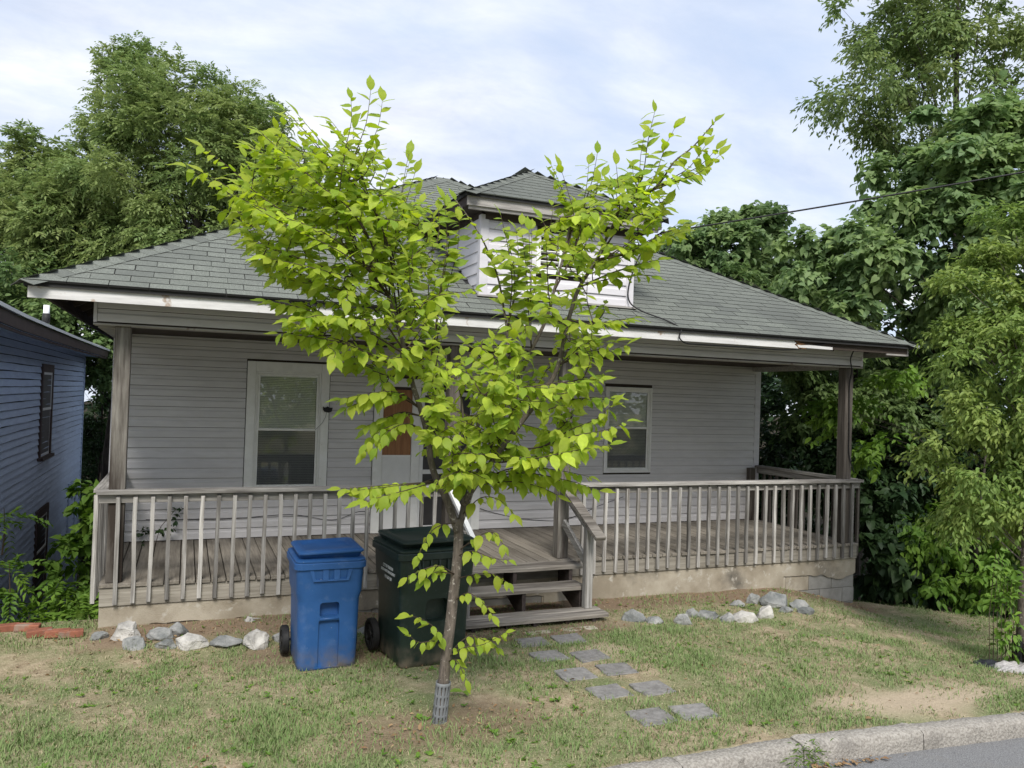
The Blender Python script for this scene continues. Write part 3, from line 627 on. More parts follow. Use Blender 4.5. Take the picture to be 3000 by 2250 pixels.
for (a, c, b, d2, e, f, mt, nm) in ((EX0, EY, EX1, EY+0.025, 4.02, 4.145, M_GREYPAINT, 'dormer_fascia'), (EX0+0.03, EY+0.026, EX1-0.03, EY+0.06, 3.985, 4.05, M_GREYPAINT, 'dormer_molding'),
                            (EX0, EY+0.026, EX0+0.025, 2.3, 4.02, 4.145, M_DARKY, 'dormer_fascia'), (EX1-0.025, EY+0.026, EX1, 2.3, 4.02, 4.145, M_DARKY, 'dormer_fascia'),
                            (EX0+0.026, EY+0.061, EX1-0.026, 2.3, 4.03, 4.05, M_DARKW, 'dormer_soffit'), (DX0+0.05, DY-0.028, DX1-0.05, DY-0.003, 3.935, 4.028, M_DARKW, 'dormer_frieze')):
    MB().box(a, c, e, b, d2, f, 0.002).build(nm, mt, dorm)
ez = 4.155; dh = (EX1-EX0)/2+0.03; EXa, EXb, EYa = EX0-0.03, EX1+0.03, EY-0.03
dp = (DXM, EYa+dh, ez+SL*dh)
yr_b = YE + (dp[2]-ZE)/SL                                         # where its ridge meets the main roof
ye_b = YE + (ez-ZE)/SL
tp = [(EXa, EYa, ez), (EXb, EYa, ez), (EXb, ye_b, ez), (EXa, ye_b, ez), dp, (DXM, yr_b, dp[2])]
vs = tp + [(x, y, z-0.04) for x, y, z in tp]
dr = MB().add(vs, [(0, 1, 4), (1, 2, 5, 4), (3, 0, 4, 5), (10, 7, 6), (10, 11, 8, 7), (11, 10, 6, 9), (1, 0, 6, 7), (2, 1, 7, 8), (0, 3, 9, 6)]).build('dormer_roof', M_FELT, dorm)
ds_ = MB(); s = -0.02; row = 0; L_ = dh/CA
while s < L_-0.05:
    x = EXa-1+(row % 2)*TABW/2
    while x < EXb+0.3:
        a0, a1 = max(x+0.003, EXa+s*CA), min(x+TABW-0.003, EXb-s*CA); b0, b1 = max(x+0.003, EXa+(s+EXPO)*CA), min(x+TABW-0.003, EXb-(s+EXPO)*CA)
        if a1-a0 > 0.01 and b1 > b0: ds_.add(tab_verts(a0, a1, b0, b1, s, s+EXPO+0.01, (0, EYa, ez)), TABF)
        x += TABW
    s += EXPO; row += 1
for sgn, xe in ((1, EXa), (-1, EXb)):
    s = -0.02
    while s < L_:
        x0_, x1_ = xe+sgn*s*CA, xe+sgn*(s+EXPO)*CA; z0_, z1_ = ez+s*SA+0.016, ez+(s+EXPO)*SA+0.006
        ya, yb = EYa+s*CA, ye_b+s*CA; n = max(1, int((yb-ya)/TABW))
        for i in range(n):
            y0_ = ya+(yb-ya)*i/n; y1_ = ya+(yb-ya)*(i+0.985)/n; f = (0, 1, 2, 3) if sgn < 0 else (3, 2, 1, 0)
            ds_.add([(x0_, y0_, z0_), (x0_, y1_, z0_), (x1_, y1_, z1_), (x1_, y0_, z1_)], [f])
        s += EXPO
tag(ds_.build('dormer_shingles', M_SHING, dorm), kind='stuff')
hip_caps((EXa, EYa, ez), dp, nF, nL, dorm, 0.14); hip_caps((EXb, EYa, ez), dp, nF, nR, dorm, 0.14); hip_caps(dp, (DXM, yr_b, dp[2]), nL, nR, dorm, 0.14, 'ridge_shingle')
MB().box(DX0-0.03, -0.075, 3.045, DX1+0.03, -0.012, 3.065).build('flashing', M_GREYPAINT, dorm)

# --- windows and doors
def frame(parent, name, mt, x0, x1, z0, z1, w, y0, y1, bottom=True, wt=None):
    mb = MB(); wt = wt or w
    mb.box(x0, y0, z0, x0+w, y1, z1, 0.002).box(x1-w, y0, z0, x1, y1, z1, 0.002).box(x0+w+0.001, y0, z1-wt, x1-w-0.001, y1, z1, 0.002)
    if bottom: mb.box(x0+w+0.001, y0, z0, x1-w-0.001, y1, z0+w, 0.002)
    return mb.build(name, mt, parent)
def window(x0, x1, z0, z1, cw, zm, sill, ct):
    w = empty('window', (0, 0, 0)); w.parent = house; w.location = -house.location
    frame(w, 'casing', M_TRIM, x0, x1, z0, z1, cw, D-0.032, D+0.018, bottom=not sill, wt=ct)
    if sill: MB().box(x0-0.03, D-0.06, z0-0.045, x1+0.03, D+0.018, z0, 0.003).build('sill', M_TRIM, w)
    ix0, ix1, iz0, iz1 = x0+cw, x1-cw, (z0 if sill else z0+cw), z1-ct
    t = 0.045 if sill else 0.03
    frame(w, 'inner_frame', M_TRIM, ix0+0.001, ix1-0.001, iz0, iz1-0.001, t*0.6, D-0.02, D+0.018)
    a0, a1, c0, c1 = ix0+t*0.65, ix1-t*0.65, iz0+t*0.65, iz1-t*0.65
    frame(w, 'sash', M_TRIM, a0, a1, zm-0.012, c1, 0.03, D-0.012, D+0.012)
    frame(w, 'sash', M_TRIM, a0, a1, c0, zm+0.010, 0.026, D-0.004, D+0.017)
    MB().add([(a0+0.03, D-0.002, zm+0.018), (a1-0.03, D-0.002, zm+0.018), (a1-0.03, D-0.002, c1-0.03), (a0+0.03, D-0.002, c1-0.03)], [(0, 1, 2, 3)]).build('pane', M_GLASS, w)
    MB().add([(a0+0.026, D+0.006, c0+0.026), (a1-0.026, D+0.006, c0+0.026), (a1-0.026, D+0.006, zm-0.016), (a0+0.026, D+0.006, zm-0.016)], [(0, 1, 2, 3)]).build('pane', M_GLASSD, w)
    bl_ = MB(); zz = c0+0.03
    while zz < c1-0.03:
        bl_.bar((a0+0.032, D+0.0150, zz), (a1-0.032, D+0.0150, zz), 0.004, 0.019, up=Vector((0, -0.18, 1))); zz += 0.0225
    bl_.build('blind', M_BLIND, w)
    return w
# the wall core stands behind; the panes are set in front of it over a sheet painted dark for the unlit room
w1 = window(1.414, 2.456, 0.62, 2.265, 0.105, 1.39, True, 0.125)
w2 = window(6.635, 7.470, 0.795, 2.117, 0.028, 1.488, False, 0.028)
for x0, x1, z0, z1 in holes:
    if x1 < 3 or x0 > 5: B('painted_room_dark', M_DARK, house, x0+0.03, D+0.0192, z0+0.05, x1-0.03, D+0.0198, z1-0.02)
ent = empty('entrance', (0, 0, 0)); ent.parent = house; ent.location = -house.location
frame(ent, 'door_casing', M_TRIM, 3.065, 4.63, 0.002, 2.115, 0.125, D-0.034, D+0.018, bottom=False, wt=0.115)
MB().box(3.60, D-0.030, 0.002, 3.715, D+0.016, 1.998, 0.003).build('mullion', M_TRIM, ent)
MB().box(3.192, D-0.012, 0.002, 3.598, D+0.016, 1.045, 0.002).build('door_panel', M_DOORW, ent)
MB().box(3.192, D-0.006, 1.048, 3.598, D+0.016, 1.96, 0.002).build('plywood_panel', M_PLY, ent)
MB().box(3.192, D-0.014, 1.036, 3.598, D-0.0125, 1.062).build('panel_bead', M_TRIM, ent)
sdz = frame(ent, 'storm_door', M_DOORW, 3.717, 4.503, 0.03, 1.95, 0.055, D-0.028, D+0.005)
MB().box(3.775, D-0.026, 0.80, 4.446, D+0.002, 0.86).build('door_rail', M_DOORW, ent)
MB().box(3.775, D-0.010, 0.09, 4.446, D-0.004, 1.89).build('door_screen', M_SCREEN, ent)
MB().box(4.46, D-0.075, 0.93, 4.485, D-0.03, 1.04, 0.004).build('door_handle', M_RUBBER, ent)
MB().box(4.03, D-0.046, 2.005, 4.29, D-0.0355, 2.082, 0.002).build('number_plate', M_CABLE, ent)
def text(name, body, size, loc, rot, mt, parent, sx=1.0, align='CENTER', shear=0):
    cu = bpy.data.curves.new(name, 'FONT'); cu.body = body; cu.size = size; cu.align_x = align; cu.align_y = 'CENTER'; cu.extrude = 0.0006; cu.materials.append(mt); cu.space_character = 1.0; cu.offset = 0.0006; cu.resolution_u = 2
    t_ = bpy.data.objects.new(name, cu); COL.objects.link(t_); bpy.context.view_layer.update()
    me = bpy.data.meshes.new_from_object(t_.evaluated_get(bpy.context.evaluated_depsgraph_get())); bpy.data.objects.remove(t_)
    o = bpy.data.objects.new(name, me); COL.objects.link(o); o.parent = parent; o.location = loc; o.rotation_euler = rot; o.scale = (sx, 1, 1); return o
text('house_number', '612', 0.08, (4.16, D-0.047, 2.043), (PI/2, 0, 0), M_WHITEINK, ent)

# --- railings
rail = empty('railing', (0, 0, 0)); rail.parent = house; rail.location = -house.location
rail2 = empty('railing', (0, 0, 0)); rail2.parent = house; rail2.location = -house.location
def warped(p, q, w, d, parent, name, mt, amp=0.004, seg=6):
    rings = []; ph = rnd.uniform(0, 100)
    for i in range(seg+1):
        t = i/seg; c = Vector(p).lerp(Vector(q), t) + Vector((noise.noise((ph, t*2.2, 0)), noise.noise((ph, t*2.2, 9))*0.5, 0))*amp*2
        rings.append([c+Vector(v) for v in ((-w/2, -d/2, 0), (w/2, -d/2, 0), (w/2, d/2, 0), (-w/2, d/2, 0))])
    return MB().loft(rings).build(name, mt, parent)
def baluster(x, parent):
    ba = warped((x+rnd.uniform(-0.006, 0.006), -0.0205, -0.185+rnd.uniform(-0.012, 0.012)), (x, -0.0205, 0.846), 0.037, 0.038, parent, 'baluster', M_WZ)
    for v in ba.data.vertices:                                     # sloping saw cut at the head
        if v.co.z > 0.84 and v.co.y < -0.02: v.co.z -= 0.022
    return ba
for k in range(22): baluster(0.136+0.1505*k, rail)
for k in range(29): baluster(9.425-0.1522*k, rail2)
for par, a, b in ((rail, -0.055, 3.43), (rail2, 4.90, 9.60)):
    mb = MB(); rings = []
    for i in range(31):
        x = a+(b-a)*i/30; zz = 0.862+0.006*noise.noise((x*0.9, 1, 1)); y = 0.005*noise.noise((x*0.8, 4, 4))
        rings.append([(x, y-0.058, zz), (x, y-0.058, zz+0.032), (x, y-0.052, zz+0.038), (x, y+0.082, zz+0.038), (x, y+0.086, zz+0.032), (x, y+0.086, zz)])
    mb.loft(rings).build('top_rail', M_WX, par)
    MB().box(a+0.02, 0.0, 0.772, b-0.02, 0.022, 0.861, 0.003).build('sub_rail', M_WX, par)
for xs_, sgn in ((-0.02, -1), (9.575, 1)):                          # rails along the two porch ends
    par = rail if sgn < 0 else rail2
    MB().box(xs_-0.07, 0.09, 0.862, xs_+0.07, D-0.02, 0.90, 0.004).build('side_rail', M_WY, par)
    MB().box(xs_-0.019, 0.09, 0.772, xs_+0.019, D-0.02, 0.861, 0.003).build('side_sub_rail', M_WY, par)
    xb = xs_+sgn*0.04
    k = 0
    while 0.10+0.152*k < D-0.05:
        y = 0.06+0.152*k
        o = warped((xb, y, -0.19), (xb, y, 0.846), 0.037, 0.037, par, 'baluster', M_POSTD if sgn > 0 else M_WZ); k += 1
MB().box(9.345, D-0.11, 0.0, 9.455, D-0.016, 0.86, 0.004).build('rail_end_post', M_POSTD, rail2)

# --- porch steps
steps = empty('porch_steps', (0, 0, 0)); steps.parent = house; steps.location = -house.location
def plank(x0, x1, y0, y1, zt, th, name='tread'):
    rings = []; n = 24; ph = rnd.uniform(0, 50)
    for i in range(n+1):
        x = x0+(x1-x0)*i/n; e = 0.006*noise.noise((x*3, ph, 0))+0.003*noise.noise((x*14, ph, 3)); g = 0.005*noise.noise((x*2, ph, 7)); h = 0.004*noise.noise((x*11, ph, 9))
        rings.append([(x, y0+e, zt-th+g), (x, y0+e+h*0.5, zt-0.012+g), (x, y0+0.012+e, zt+g+h*0.4), (x, y1-0.01+e, zt+g), (x, y1+e, zt-0.01+g), (x, y1+e, zt-th+g)])
    return MB().loft(rings).build(name, M_TREAD, steps)
plank(3.42, 5.035, -0.305, -0.022, -0.006, 0.045)
plank(3.42, 4.925, -0.575, -0.295, -0.178, 0.045)
plank(3.38, 5.035, -0.745, -0.600, -0.405, 0.042); plank(3.38, 5.045, -0.905, -0.752, -0.408, 0.042)
for xs_ in (3.47, 4.16, 4.86):
    mb = MB(); pr_ = [(-0.0, -0.055), (-0.29, -0.055), (-0.29, -0.225), (-0.56, -0.225), (-0.56, -0.452), (-0.88, -0.452), (-0.88, -0.53), (-0.66, -0.56), (0.0, -0.32)]
    n = len(pr_); vs = [(xs_, y, z) for y, z in pr_] + [(xs_+0.042, y, z) for y, z in pr_]
    mb.add(vs, [tuple(range(n-1, -1, -1)), tuple(range(n, 2*n))] + [(i, (i+1) % n, n+(i+1) % n, n+i) for i in range(n)]); mb.build('stringer', M_DARKY, steps)
for xs_ in (3.5, 3.85, 4.2, 4.55, 4.9): B_ = MB().box(xs_, -0.86, -0.60, xs_+0.06, -0.80, -0.4515).build('step_block', M_DARKW, steps)
for xn in (3.42, 4.86):
    MB().box(xn, -0.70, -0.404, xn+0.088, -0.612, 0.50, 0.004).build('newel_post', M_WZ, steps)
    xc_ = xn+0.044
    MB().bar((xc_, -0.03, 0.862), (xc_, -0.93, 0.405), 0.125 if xn > 4 else 0.05, 0.040).build('handrail', M_TREAD if xn > 4 else M_TRIM, steps)
    MB().bar((xc_, -0.03, 0.795), (xc_, -0.61, 0.50), 0.038, 0.09).build('handrail_support', M_WY, steps)
    MB().bar((xc_, -0.03, 0.44), (xc_, -0.612, 0.09), 0.038, 0.09).build('lower_rail', M_WY, steps)
# --- cables stapled to the house
def wire(name, pts, r, parent, mt=M_CABLE, n=6, sub=6):
    P = [Vector(p) for p in pts]; res = []
    for i in range(len(P)-1):
        p0, p1, p2, p3 = P[max(i-1, 0)], P[i], P[i+1], P[min(i+2, len(P)-1)]
        for j in range(sub):
            t = j/sub; res.append(0.5*((2*p1)+(p2-p0)*t+(2*p0-5*p1+4*p2-p3)*t*t+(3*p1-p0-3*p2+p3)*t**3))
    res.append(P[-1]); return MB().tube(res, r, n).build(name, mt, parent, smooth=True)
wire('service_cable', [(6.02, -0.20, 3.99), (5.84, -0.07, 3.75), (5.70, -0.05, 3.4), (5.68, -0.06, 3.15), (5.80, -0.15, 3.02), (6.05, -0.34, 2.90), (6.18, -0.45, 2.80), (6.16, -0.455, 2.70), (6.26, -0.44, 2.635), (6.5, -0.40, 2.63), (7.2, -0.41, 2.635), (7.9, -0.41, 2.64),
                       (8.6, -0.41, 2.77), (9.0, -0.40, 2.80), (9.13, -0.30, 2.76), (9.27, -0.08, 2.60), (9.34, -0.04, 2.44), (9.355, 0.012, 2.2), (9.37, 0.012, 1.6), (9.38, 0.012, 1.25), (9.44, -0.03, 1.0)], 0.009, house)
lp = []
for i in range(40): a = i*0.36; lp.append((6.02+0.10*math.cos(a)+0.0012*i, -0.20+0.03*math.sin(a*0.3), 3.86+0.12*math.sin(a)))
wire('cable_coil', lp, 0.006, house, sub=2)
wire('wall_cable', [(0.3, D-0.02, 0.27), (1.2, D-0.022, 0.25), (2.0, D-0.022, 0.285), (2.55, D-0.03, 0.20), (2.9, D-0.022, 0.30), (3.05, D-0.03, 0.28)], 0.004, house)
wire('wall_cable', [(4.64, D-0.03, 0.30), (4.9, D-0.02, 0.22), (5.4, D-0.02, 0.12), (6.0, D-0.02, 0.10), (6.6, D-0.02, 0.30), (7.0, D-0.02, 0.42)], 0.004, house)
# ornament wired to the window
orn = empty('hanging_ornament', (2.432, D-0.05, 1.67)); tag(orn, 'small black cat face ornament wired to the left window casing', 'ornament')
mb = MB(); pts = [(-0.055, 0.035), (-0.04, 0.022), (-0.012, 0.026), (0.0, 0.038), (0.03, 0.02), (0.07, 0.022), (0.055, -0.03), (0.02, -0.045), (-0.035, -0.035), (-0.055, -0.01)]
n = len(pts); vs = [(x, -0.012, z) for x, z in pts]+[(x, 0.012, z) for x, z in pts]
mb.add(vs, [tuple(range(n-1, -1, -1)), tuple(range(n, 2*n))]+[(i, (i+1) % n, n+(i+1) % n, n+i) for i in range(n)]); o = mb.build('face', M_CABLE, orn, world=False)
mb = MB(); pp = [Vector((2.284, D-0.03, 1.39)), Vector((2.37, D-0.04, 1.48)), Vector((2.41, D-0.05, 1.56)), Vector((2.425, D-0.05, 1.63))]
mb.tube([p-orn.location for p in pp], 0.0022, 5); mb.build('wire', M_CABLE, orn, world=False)

# ================================================================== NEIGHBOUR HOUSE
XB = -1.95
nb = empty('neighbour_house', (-5, 7, -4.4)); tag(nb, 'two storey blue clapboard house with brown trim beyond the gap at left', 'house')
nw = B('wall', M_FELT, nb, -9.0, 0.4, -4.7, XB-0.022, 16.315, 2.62)  # black core painted to show as shadow lines between the clapboards
z = -4.5; i = 0
while z < 2.60:
    vs = []; n = 42; ph = rnd.uniform(0, 90)
    for j in range(n+1):
        y = 0.4+15.927*j/n; w_ = 0.011*noise.noise((y*0.55, ph*0.02, z*0.15))+0.004*noise.noise((y*1.7, ph, 2)); o_ = 0.004*noise.noise((y*1.1, ph, 5))
        vs += [(XB-0.024, y, z+w_), (XB+0.008+o_, y, z+w_), (XB+0.006+o_, y, z+0.02+w_), (XB-0.014, y, z+0.115+w_)]
    fs = [(j*4+q_, j*4+q_+1, (j+1)*4+q_+1, (j+1)*4+q_) for j in range(n) for q_ in range(3)]
    MB().add(vs, fs).build('clapboard', M_BLUEW, nw); z += 0.129
B('corner_board', M_BLUEW, nb, XB-0.03, 16.327, -4.7, XB+0.02, 16.431, 2.62)
def nwin(y0, y1, z0, z1, open_=True):
    w = empty('window', (0, 0, 0)); w.parent = nb; w.location = -nb.location
    x0, x1 = XB-0.01, XB+0.035; mb = MB()
    mb.box(x0, y0, z0, x1, y0+0.11, z1).box(x0, y1-0.11, z0, x1, y1, z1).box(x0, y0+0.111, z1-0.16, x1, y1-0.111, z1); mb.build('frame', M_BROWN, w)
    MB().box(x0, y0-0.04, z0-0.06, x1+0.06, y1+0.04, z0-0.001).build('sill', M_BROWN, w)
    if open_:
        zm = (z0+z1)/2
        mb = MB()
        for a, b, xx in ((zm, z1-0.161, 0.0), (z0, zm-0.001, -0.012)):
            mb.box(x0+0.005, y0+0.112, a, x1-0.016+xx, y0+0.16, b).box(x0+0.005, y1-0.16, a, x1-0.016+xx, y1-0.112, b).box(x0+0.005, y0+0.161, b-0.05, x1-0.016+xx, y1-0.161, b).box(x0+0.005, y0+0.161, a, x1-0.016+xx, y1-0.161, a+0.05)
        mb.build('sash', M_TRIM, w)
        MB().box(x0+0.002, y0+0.165, z0+0.06, x0+0.018, y1-0.165, z1-0.2).build('pane', M_SCREEN, w)
nwin(9.403, 10.786, 0.399, 2.265); nwin(9.403, 10.843, -2.435, -0.661)
w = empty('window', (0, 0, 0)); w.parent = nb; w.location = -nb.location; tag(w, 'window boarded over with clapboards')
MB().box(XB-0.01, 14.011, -2.308, XB+0.03, 14.120999999999999, -0.753).box(XB-0.01, 15.279, -2.308, XB+0.03, 15.389, -0.753).box(XB-0.01, 14.011, -0.743, XB+0.03, 15.389, -0.638).build('frame', M_BLUEW, w)
rings = []
for y, s_ in ((-0.2, 0.02), (2, -0.01), (4.0, -0.035), (6.5, -0.035), (9, -0.03), (13.5, -0.01), (17.0, 0.02)):
    rings.append([(-1.43, y, 2.64+s_), (-1.40, y, 2.64+s_), (-1.40, y, 2.81+s_), (-1.43, y, 2.81+s_)])
MB().loft(rings).build('fascia_board', M_BROWN, nb)
rings = [[(r[0][0]-0.02, r[0][1], r[0][2]-0.01), (r[1][0]-0.025, r[1][1], r[0][2]-0.01), (r[1][0]-0.025, r[1][1], r[0][2]-0.05), (r[0][0]-0.02, r[0][1], r[0][2]-0.05)] for r in rings]
MB().loft(rings).build('lower_fascia', M_BROWN, nb)
mb = MB().add([(-1.44, -0.2, 2.66), (-1.44, 17.0, 2.64), (-2.2, 17.0, 2.66), (-2.2, -0.2, 2.70)], [(0, 1, 2, 3)]); mb.build('soffit', M_BLUEW, nb)
rings = []
for y, s_ in ((-0.3, 0.02), (2, -0.01), (4.0, -0.035), (6.5, -0.035), (9, -0.03), (13.5, -0.01), (17.1, 0.02)):
    rings.append([(-1.35, y, 2.812+s_), (-1.35, y, 2.86+s_), (-5.6, y, 4.5+s_), (-9.8, y, 2.86+s_), (-9.8, y, 2.812+s_), (-5.6, y, 4.45+s_)])
MB().loft(rings).build('roof', M_METALR, nb)
mb = MB().tube([(-1.662, 7.733, 2.991), (-1.662, 7.733, 3.279)], 0.05, 12); mb.build('vent_pipe', M_METALR, nb, smooth=True)
MB().tube([(-1.662, 7.733, 2.956), (-1.662, 7.733, 3.129)], 0.062, 12).build('pipe_boot', M_RUBBER, nb, smooth=True)

# brick edging at the drop beside the lawn
bk = empty('brick_edging', (-0.55, 0.25, -0.45)); tag(bk, 'broken row of old red bricks at the lawn edge by the blue house', 'brick edging')
def brick(c, rz, L=0.205, h=0.062, d=0.095, tilt=0):
    mb = MB().box(-L/2, -d/2, -h/2, L/2, d/2, h/2, 0.006); M4 = Matrix.Translation(Vector(c)) @ Matrix.Rotation(rz, 4, 'Z') @ Matrix.Rotation(tilt, 4, 'Y')
    mb.v = [tuple(M4 @ Vector(v)) for v in mb.v]; mb.build('brick', M_BRICK, bk)
for bx, by, lift, rz, t in ((26, 1349, 0.075, -0.05, 0.02), (58, 1365, 0.01, -0.1, 0.05), (12, 1366, 0.01, 0.1, 0), (84, 1376, 0.008, 0.12, -0.03), (123, 1377, 0.008, -0.02, 0.0), (152, 1377, 0.004, 0.1, 0.02), (-30, 1364, 0.01, 0.02, 0.02)):
    q_ = onground(bx, by); brick((q_.x, q_.y+0.03, q_.z+0.024+lift), rz, tilt=t)

# ================================================================== WHEELED CARTS
def rrect(w, d, r, z, n=8, yoff=0):
    pts = []
    for cx, cy, a0 in ((w/2-r, d/2-r, 0), (-w/2+r, d/2-r, PI/2), (-w/2+r, -d/2+r, PI), (w/2-r, -d/2+r, 1.5*PI)):
        for i in range(n+1): a = a0+PI/2*i/n; pts.append((cx+r*math.cos(a), cy+r*math.sin(a)+yoff, z))
    return pts
def boolean_cut(o, cutters):
    for c in cutters:
        md = o.modifiers.new('cut', 'BOOLEAN'); md.operation = 'DIFFERENCE'; md.object = c; md.solver = 'EXACT'
    dg = bpy.context.evaluated_depsgraph_get(); dg.update()
    me = bpy.data.meshes.new_from_object(o.evaluated_get(dg)); o.modifiers.clear(); o.data = me
    for c in cutters: bpy.data.objects.remove(c)
def cart(name, label, loc, rz, W, Dp, H, mt, kind):
    root = empty(name, loc, rz); tag(root, label, 'wheeled bin', 'wheeled carts at the porch')
    bw, bd = W*0.845, Dp*0.78
    rings = []
    for z, fw, fd, r in ((0.0, 0.94, 0.94, 0.05), (0.012, 0.98, 0.98, 0.06), (0.05, 1.0, 1.0, 0.07), (H*0.40, 1.03, 1.04, 0.075), (H*0.58, 1.045, 1.06, 0.08), (H*0.60, 1.05, 1.065, 0.08), (H*0.655, 1.105, 1.085, 0.07), (H*0.67, 1.11, 1.09, 0.065), (H*0.90, 1.14, 1.14, 0.06)):
        rings.append(rrect(bw*fw, bd*fd, r, z, yoff=0))
    b = MB().loft(rings).build('body', mt, root, world=False)
    yf = -bd*1.035/2
    # cut the two hand recesses in the front
    def cutter(x0, x1, z0, z1, dep, r):
        ring0, ring1 = [], []
        for cx, cz, a0 in ((x1-r, z1-r, 0), (x0+r, z1-r, PI/2), (x0+r, z0+r, PI), (x1-r, z0+r, 1.5*PI)):
            for i in range(5):
                a = a0+PI/2*i/4; ring0.append((cx+r*math.cos(a), yf-0.2, cz+r*math.sin(a))); ring1.append((cx+r*math.cos(a)*0.9, yf+dep, cz+r*math.sin(a)*0.9))
        o = MB().loft([ring1, ring0]).build('cutter', mt, None); o.parent = root; return o
    if kind == 0: cs = [cutter(-0.085, 0.085, H*0.455, H*0.585, 0.075, 0.028), cutter(-0.09, 0.09, 0.02, H*0.43, 0.035, 0.012)]
    else: cs = [cutter(-0.11, 0.11, H*0.36, H*0.55, 0.08, 0.05)]
    boolean_cut(b, cs); smooth_by_angle(b.data, 38)
    if kind == 0: MB().tube([(-0.082, yf+0.005, H*0.44), (0.082, yf+0.005, H*0.44)], 0.011, 8).build('grab_bar', mt, root, smooth=True, world=False)
    # collar and catch bar
    cw, cd = bw*1.215, bd*1.205
    MB().loft([rrect(cw*0.955, cd*0.96, 0.06, H*0.868), rrect(cw*0.97, cd*0.97, 0.065, H*0.872), rrect(cw, cd, 0.07, H*0.878), rrect(cw, cd, 0.07, H*0.925), rrect(cw*0.98, cd*0.98, 0.065, H*0.932)]).build('collar', mt, root, world=False)
    fy = -bd*1.13/2; ty = -cd/2
    a, c_ = W*0.31, W*0.25
    z1_, z0_ = H*0.882, H*0.775
    vs = [(-a, ty+0.012, z1_), (a, ty+0.012, z1_), (c_, ty+0.004, z0_), (-c_, ty+0.004, z0_), (-a, fy+0.05, z1_), (a, fy+0.05, z1_), (c_, fy+0.05, z0_), (-c_, fy+0.05, z0_)]
    k_ = 0.022; vs2 = [(-a+0.035, ty+0.013, z1_), (a-0.035, ty+0.013, z1_), (c_-0.02, ty+0.006, z0_+0.012), (-c_+0.02, ty+0.006, z0_+0.012)]
    vs3 = [(x, ty+0.05, z) for x, y, z in vs2]
    allv = vs+vs2+vs3
    MB().add(allv, [(1, 0, 8, 9), (2, 1, 9, 10), (3, 2, 10, 11), (0, 3, 11, 8), (9, 8, 12, 13), (10, 9, 13, 14), (11, 10, 14, 15), (8, 11, 15, 12), (13, 12, 15, 14), (2, 3, 7, 6), (0, 4, 7, 3), (1, 2, 6, 5)]).build('catch_bar', mt, root, world=False)
    for xr in ((-0.17, -0.047, 0.047, 0.17) if kind == 0 else (-0.16, -0.08, 0.0, 0.08, 0.16)):
        if abs(xr) < 0.2 and (kind == 1 or abs(xr) < 0.1):
            wr = 0.024 if kind == 0 else 0.008
            MB().add([(xr-wr, ty+0.012, z1_), (xr+wr, ty+0.012, z1_), (xr+wr, ty+0.002, z0_+0.01), (xr-wr, ty+0.002, z0_+0.01), (xr-wr, ty+0.06, z1_), (xr+wr, ty+0.06, z1_), (xr+wr, ty+0.06, z0_+0.01), (xr-wr, ty+0.06, z0_+0.01)],
                     [(3, 2, 1, 0), (4, 5, 6, 7), (0, 1, 5, 4), (1, 2, 6, 5), (2, 3, 7, 6), (3, 0, 4, 7)]).build('rib', mt, root, world=False)
    # lid
    lw, ld = cw*0.965, cd*0.98
    lid = MB()
    lid.loft([rrect(lw, ld, 0.06, H*0.934), rrect(lw*1.01, ld*1.01, 0.065, H*0.94), rrect(lw*1.01, ld*1.01, 0.065, H*0.95), rrect(lw*0.97, ld*0.97, 0.06, H*0.957), rrect(lw*0.93, ld*0.90, 0.06, H*0.962)]).build('lid', mt, root, world=False)
    lidob = root.children[-1] if False else [o for o in COL.objects if o.parent == root and o.name.startswith('lid')][-1]
    rings = []
    for z, fw, fd, yo in ((0.0, 0.86, 0.80, 0.0), (0.026, 0.90, 0.86, -0.012), (0.034, 0.95, 0.90, -0.018), (0.042, 0.95, 0.90, -0.018), (0.050, 0.90, 0.84, -0.01), (0.050, 0.74, 0.64, 0.01), (0.036, 0.66, 0.56, 0.012)):
        ring = rrect(lw*fw, ld*fd, 0.05, H*0.961+z*1.45, yoff=yo*1.6)
        rings.append([(x, y, zz+0.006*math.sin(x*9)*(1 if z > 0.03 else 0)) for x, y, zz in ring])
    o = MB().loft(rings).build('lid_crown', mt, lidob, world=False)
    smooth_by_angle(o.data, 40)
    for xh in (-0.2, -0.07, 0.07, 0.2): MB().tube([(xh-0.015, cd/2-0.01, H*0.975), (xh+0.015, cd/2-0.01, H*0.975)], 0.016, 8).build('hinge', mt, lidob, world=False)
    MB().tube([(-W*0.36, cd/2-0.02, H*0.925), (-W*0.36, cd/2+0.06, H*0.955), (W*0.36, cd/2+0.06, H*0.955), (W*0.36, cd/2-0.02, H*0.925)], 0.016, 8).build('handle', mt, root, world=False)
    # wheels
    wr = 0.13 if kind == 0 else 0.145; xw = bw*0.5+0.05; yw = bd*0.5-0.02
    MB().tube([(-xw, yw, wr), (xw, yw, wr)], 0.012, 8).build('axle', M_RUBBER, root, world=False)
    for sgn in (-1, 1):
        wh = MB()
        prof = [(wr-0.04, -0.028), (wr-0.01, -0.032), (wr, -0.022), (wr, 0.022), (wr-0.01, 0.032), (wr-0.04, 0.028)]
        n = 36; vs = [(sgn*xw+x, yw+r*math.cos(2*PI*i/n), wr+r*math.sin(2*PI*i/n)) for i in range(n) for r, x in prof]; m_ = len(prof)
        fs = [(i*m_+j, ((i+1) % n)*m_+j, ((i+1) % n)*m_+(j+1) % m_, i*m_+(j+1) % m_) for i in range(n) for j in range(m_)]
        wo = wh.add(vs, fs).build('wheel', M_RUBBER, root, world=False); smooth_by_angle(wo.data, 40)
        sp = MB().tube([(sgn*xw-0.03, yw, wr), (sgn*xw+0.03, yw, wr)], 0.035, 14)
